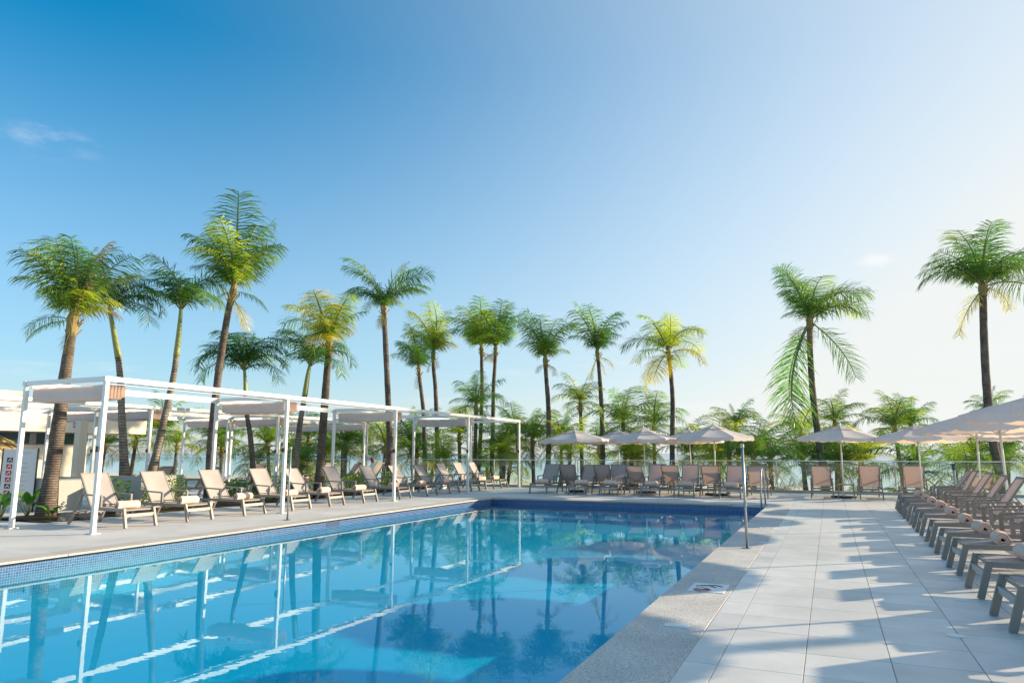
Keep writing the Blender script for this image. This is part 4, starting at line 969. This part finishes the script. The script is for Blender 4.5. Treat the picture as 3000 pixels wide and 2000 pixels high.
def broad_plant(x, y, z, n, h, label, name='leafy_plant'):
    t = empty(name, (x, y, z)); tag(t, label, 'plant'); rs = random.Random(label)
    for k in range(n):
        a = rs.uniform(0, 6.28); tilt = rs.uniform(0.15, 0.6); hh = h * rs.uniform(0.6, 1.05)
        d = Vector((math.cos(a) * tilt, math.sin(a) * tilt, 1)).normalized(); mb = MB()
        p0 = d * hh * 0.45; sd = d.cross(Vector((0, 0, 1))).normalized(); bl = MB()
        mb.tube([(0, 0, 0), tuple(p0)], 0.009, 5)
        mb.build('stalk', 'rachis', t)
        v = []; f = []
        for i in range(6):
            u = i / 5; p = p0 + d * hh * 0.55 * u + Vector((math.cos(a), math.sin(a), 0)) * 0.12 * u * u - Vector((0, 0, 0.10 * u * u)); w = 0.07 * math.sin(PI * min(1, 0.08 + u * 0.92)) + 0.004
            v += [p - sd * w + Vector((0, 0, 0.02)), p, p + sd * w + Vector((0, 0, 0.02))]
        for i in range(5):
            for j in (0, 1): f.append((i * 3 + j, i * 3 + j + 1, i * 3 + 4 + j, i * 3 + 3 + j))
        bl.add(v, f).build('leaf', 'leaf_green', t, smooth=True)
broad_plant(-16.2, 10.0, 0, 9, 0.85, 'broad-leaved green plant between the sign board and the leaning palm')
broad_plant(-15.95, 9.3, 0, 12, 0.75, 'dense broad-leaved plant at the left picture edge')
broad_plant(-15.0, 9.75, 0, 6, 0.45, 'low broad-leaved plant right of the leaning palm foot')
# tufts by the glass on the sea side
for i, (x, y, lab) in enumerate(((-1.99, 30.9, 'small palm tuft on the sand behind the ladder rail'), (3.79, 31.5, 'bushy palm tuft behind the tilted-down lounger'), (2.53, 30.9, 'low palm tuft left of the tilted-down lounger'), (1.2, 31.6, 'low palm tuft behind the third sea-facing lounger'), (5.6, 31.0, 'palm tuft at the right end behind the glass'), (-3.6, 31.2, 'palm tuft behind the last far-end lounger'))):
    t = empty('palm_tuft', (x, y, gz(x, y) + 0.05)); tag(t, lab, 'plant', 'palm tufts on the sand')
    for k in range(12): add_frond(t, (0, 0, 0), k * 137.5, ['up', 'high', 'high', 'mid'][k % 4], random.uniform(0.75, 1.1), ['leaf', 'leaf_lime'][k % 2], 'far')
    MB().tube([(0, 0, -0.2), (0, 0, 0.06)], [0.09, 0.06], 8).build('stem', 'bark', t)
# grey planters
def planter(x0, x1, y0, y1, h, label):
    t = empty('planter', ((x0 + x1) / 2, (y0 + y1) / 2, 0)); tag(t, label, 'planter', 'grey planters'); a, b = (x1 - x0) / 2, (y1 - y0) / 2
    m = MB(); w = 0.06
    m.bbox(-a, a, -b, -b + w, 0, h, 0.008); m.bbox(-a, a, b - w, b, 0, h, 0.008); m.bbox(-a, -a + w, -b + w + 0.001, b - w - 0.001, 0, h - 0.001, 0.008); m.bbox(a - w, a, -b + w + 0.001, b - w - 0.001, 0, h - 0.001, 0.008)
    m.build('box', 'concrete', t); MB().box(-a + w, a - w, -b + w, b - w, h - 0.16, h - 0.08).build('soil', 'soil', t)
planter(-17.75, -16.05, 12.65, 13.95, 0.82, 'large grey planter holding the two slim palms behind the left loungers')
planter(-18.35, -17.35, 11.05, 12.05, 0.80, 'smaller grey planter behind the first left lounger')
# rocks and dry leaves edging the bed
for i, (x, y) in enumerate(((-14.75, 9.9), (-14.6, 10.25), (-14.8, 10.6), (-14.62, 11.1), (-14.7, 11.7))):
    rs = random.Random(40 + i); mb = MB(); n = 7
    pr_ = [(0.0, 0.11)] + [(0.16 * math.sin(PI * k / 6), 0.11 * math.cos(PI * k / 6)) for k in range(1, 6)] + [(0.0, -0.11)]
    mb.lathe([(r_ * rs.uniform(0.8, 1.2), z_) for r_, z_ in pr_], 9)
    mb.v = [(a * rs.uniform(0.85, 1.15), b * rs.uniform(0.85, 1.15), c) for a, b, c in mb.v]
    tag(mb.build('rock', 'rock', loc=(x, y, 0.07)), f'brown edging rock by the first left loungers, {ordw(i)} from the near end', 'rock', 'edging rocks')
# sign board with pictograms
sg = empty('sign_board', (-17.9, 10.75, 0)); sg.rotation_euler.z = R(38)
tag(sg, 'tall grey information board with a column of red and dark pictograms behind the leaning palm', 'sign')
MB().bbox(-0.36, 0.36, -0.02, 0.02, 0.30, 1.50, 0.004).build('panel', 'signboard', sg)
for s in (-1, 1): MB().bbox(s * 0.365 - 0.02 * (s < 0), s * 0.365 + 0.02 * (s > 0), -0.03, 0.03, 0, 1.52, 0.004).build('post', 'black', sg)
for k in range(6):
    z = 1.24 - 0.155 * k
    ic = MB().box(-0.27, -0.15, -0.0235, -0.0205, z - 0.055, z + 0.055).build('pictogram', 'print_dark' if k in (0, 4) else 'print_red', sg)
    g = MB(); rs = random.Random(k)
    g.bar((-0.245, -0.0245, z - 0.03), (-0.20, -0.0245, z + 0.03), 0.004, 0.018, (1, 0, 0)); g.bar((-0.20, -0.0245, z + 0.01), (-0.17, -0.0245, z - 0.03), 0.004, 0.016, (1, 0, 0)); g.box(-0.20, -0.18, -0.0265, -0.0238, z + 0.02, z + 0.04)
    g.build('glyph', 'print_white', ic)
tl = MB()
for k in range(9):
    z = 1.42 - 0.018 if k == 0 else 1.26 - 0.118 * k * 0.9
    tl.box(-0.10, random.uniform(0.12, 0.30), -0.0225, -0.0205, z, z + 0.014)
stuff(tl.build('text_lines', 'print_grey', sg))
# thatched parasol and lounge pieces by the bar
tp = empty('thatched_parasol', (-24.5, 13.2, 0)); tag(tp, 'golden thatched parasol in front of the bar at the left edge', 'parasol')
th = MB(); rs = random.Random(5)
for ring, (r0, z0, r1, z1) in enumerate(((0.05, 2.25, 0.7, 1.95), (0.45, 2.08, 1.1, 1.72), (0.85, 1.88, 1.5, 1.42))):
    for k in range(60):
        a = rs.uniform(0, 6.28); b = a + 0.09; e = rs.uniform(-0.08, 0.05)
        th.add([(r0 * math.cos(a), r0 * math.sin(a), z0), (r0 * math.cos(b), r0 * math.sin(b), z0), (r1 * math.cos(b), r1 * math.sin(b), z1 + e), (r1 * math.cos(a), r1 * math.sin(a), z1 + e - 0.02)], [(0, 1, 2, 3)])
th.lathe([(0.02, 2.22), (0.6, 1.96), (1.38, 1.5)], 20); th.build('thatch', 'thatch', tp)
MB().tube([(0, 0, 0), (0, 0, 2.2)], 0.05, 8).build('pole', 'bark', tp)
# bollard lamps
def bollard(x, y, label):
    t = empty('bollard_lamp', (x, y, 0)); tag(t, label, 'bollard lamp', 'white bollard lamps')
    MB().tube([(0, 0, 0), (0, 0, 0.62)], 0.06, 12).build('body', 'white_metal', t, True)
    for k in range(4): MB().lathe([(0.03, 0.0), (0.085, 0.0), (0.085, 0.018), (0.03, 0.03)], 14, (0, 0, 0.66 + 0.055 * k)).build('louvre', 'white_metal', t)
    MB().tube([(0, 0, 0.62), (0, 0, 0.9)], 0.028, 8).build('core', 'print_grey', t)
bollard(-16.95, 15.75, 'white louvred bollard lamp behind the third left lounger'); bollard(-16.95, 19.0, 'white louvred bollard lamp behind the fifth left lounger')
# white bin
bn = empty('litter_bin', (-14.3, 24.9, 0)); tag(bn, 'white upright litter bin behind the far left loungers', 'bin')
MB().bbox(-0.17, 0.17, -0.17, 0.17, 0, 0.72, 0.02).build('body', 'print_white', bn); MB().bbox(-0.19, 0.19, -0.19, 0.19, 0.72, 0.78, 0.02).build('lid', 'print_white', bn)
# life ring on its post
lr = empty('life_ring_post', (-19.2, 26.6, 0)); tag(lr, 'slim white post carrying the life ring by the glass rail', 'post')
MB().tube([(0, 0, 0), (0, 0, 2.5)], 0.035, 10).build('tube', 'white_metal', lr); MB().tube([(0.0, -0.03, 1.2), (0.0, -0.10, 1.2), (0.0, -0.10, 1.24)], 0.012, 6).build('hook', 'steel', lr)
rg = empty('life_ring', (-19.12, 26.46, 0.98)); rg.rotation_euler.z = R(24); tag(rg, 'red and white life ring hanging on the white post by the glass rail', 'life ring')
for k in range(8):
    a0, a1 = k * 45, k * 45 + (30 if k % 2 == 0 else 60)
    a0 = k * 45 - (0 if k % 2 == 0 else 0); a1 = a0 + 45
    pts = [(0.29 * math.cos(R(a)), 0, 0.29 * math.sin(R(a))) for a in [a0 + (a1 - a0) * i / 6 for i in range(7)]]
    MB().tube(pts, 0.072 if k % 2 == 0 else 0.070, 10).build('segment', 'ring_red' if k % 2 == 0 else 'print_white', rg, True)
# lantern by the rail on the right
ln = empty('lantern_post', (3.66, 26.95, 0)); tag(ln, 'small grey lantern on a post behind the tilted-down lounger', 'lantern')
MB().tube([(0, 0, 0), (0, 0, 0.86)], 0.04, 10).build('post', 'concrete', ln, True); MB().lathe([(0.05, 0.0), (0.06, 0.10), (0.05, 0.16)], 12, (0, 0, 0.86)).build('lantern_glass', 'window', ln); MB().lathe([(0.0, 0.05), (0.09, 0.03), (0.09, 0.0), (0.0, 0.0)], 12, (0, 0, 1.02)).build('cap', 'black', ln)
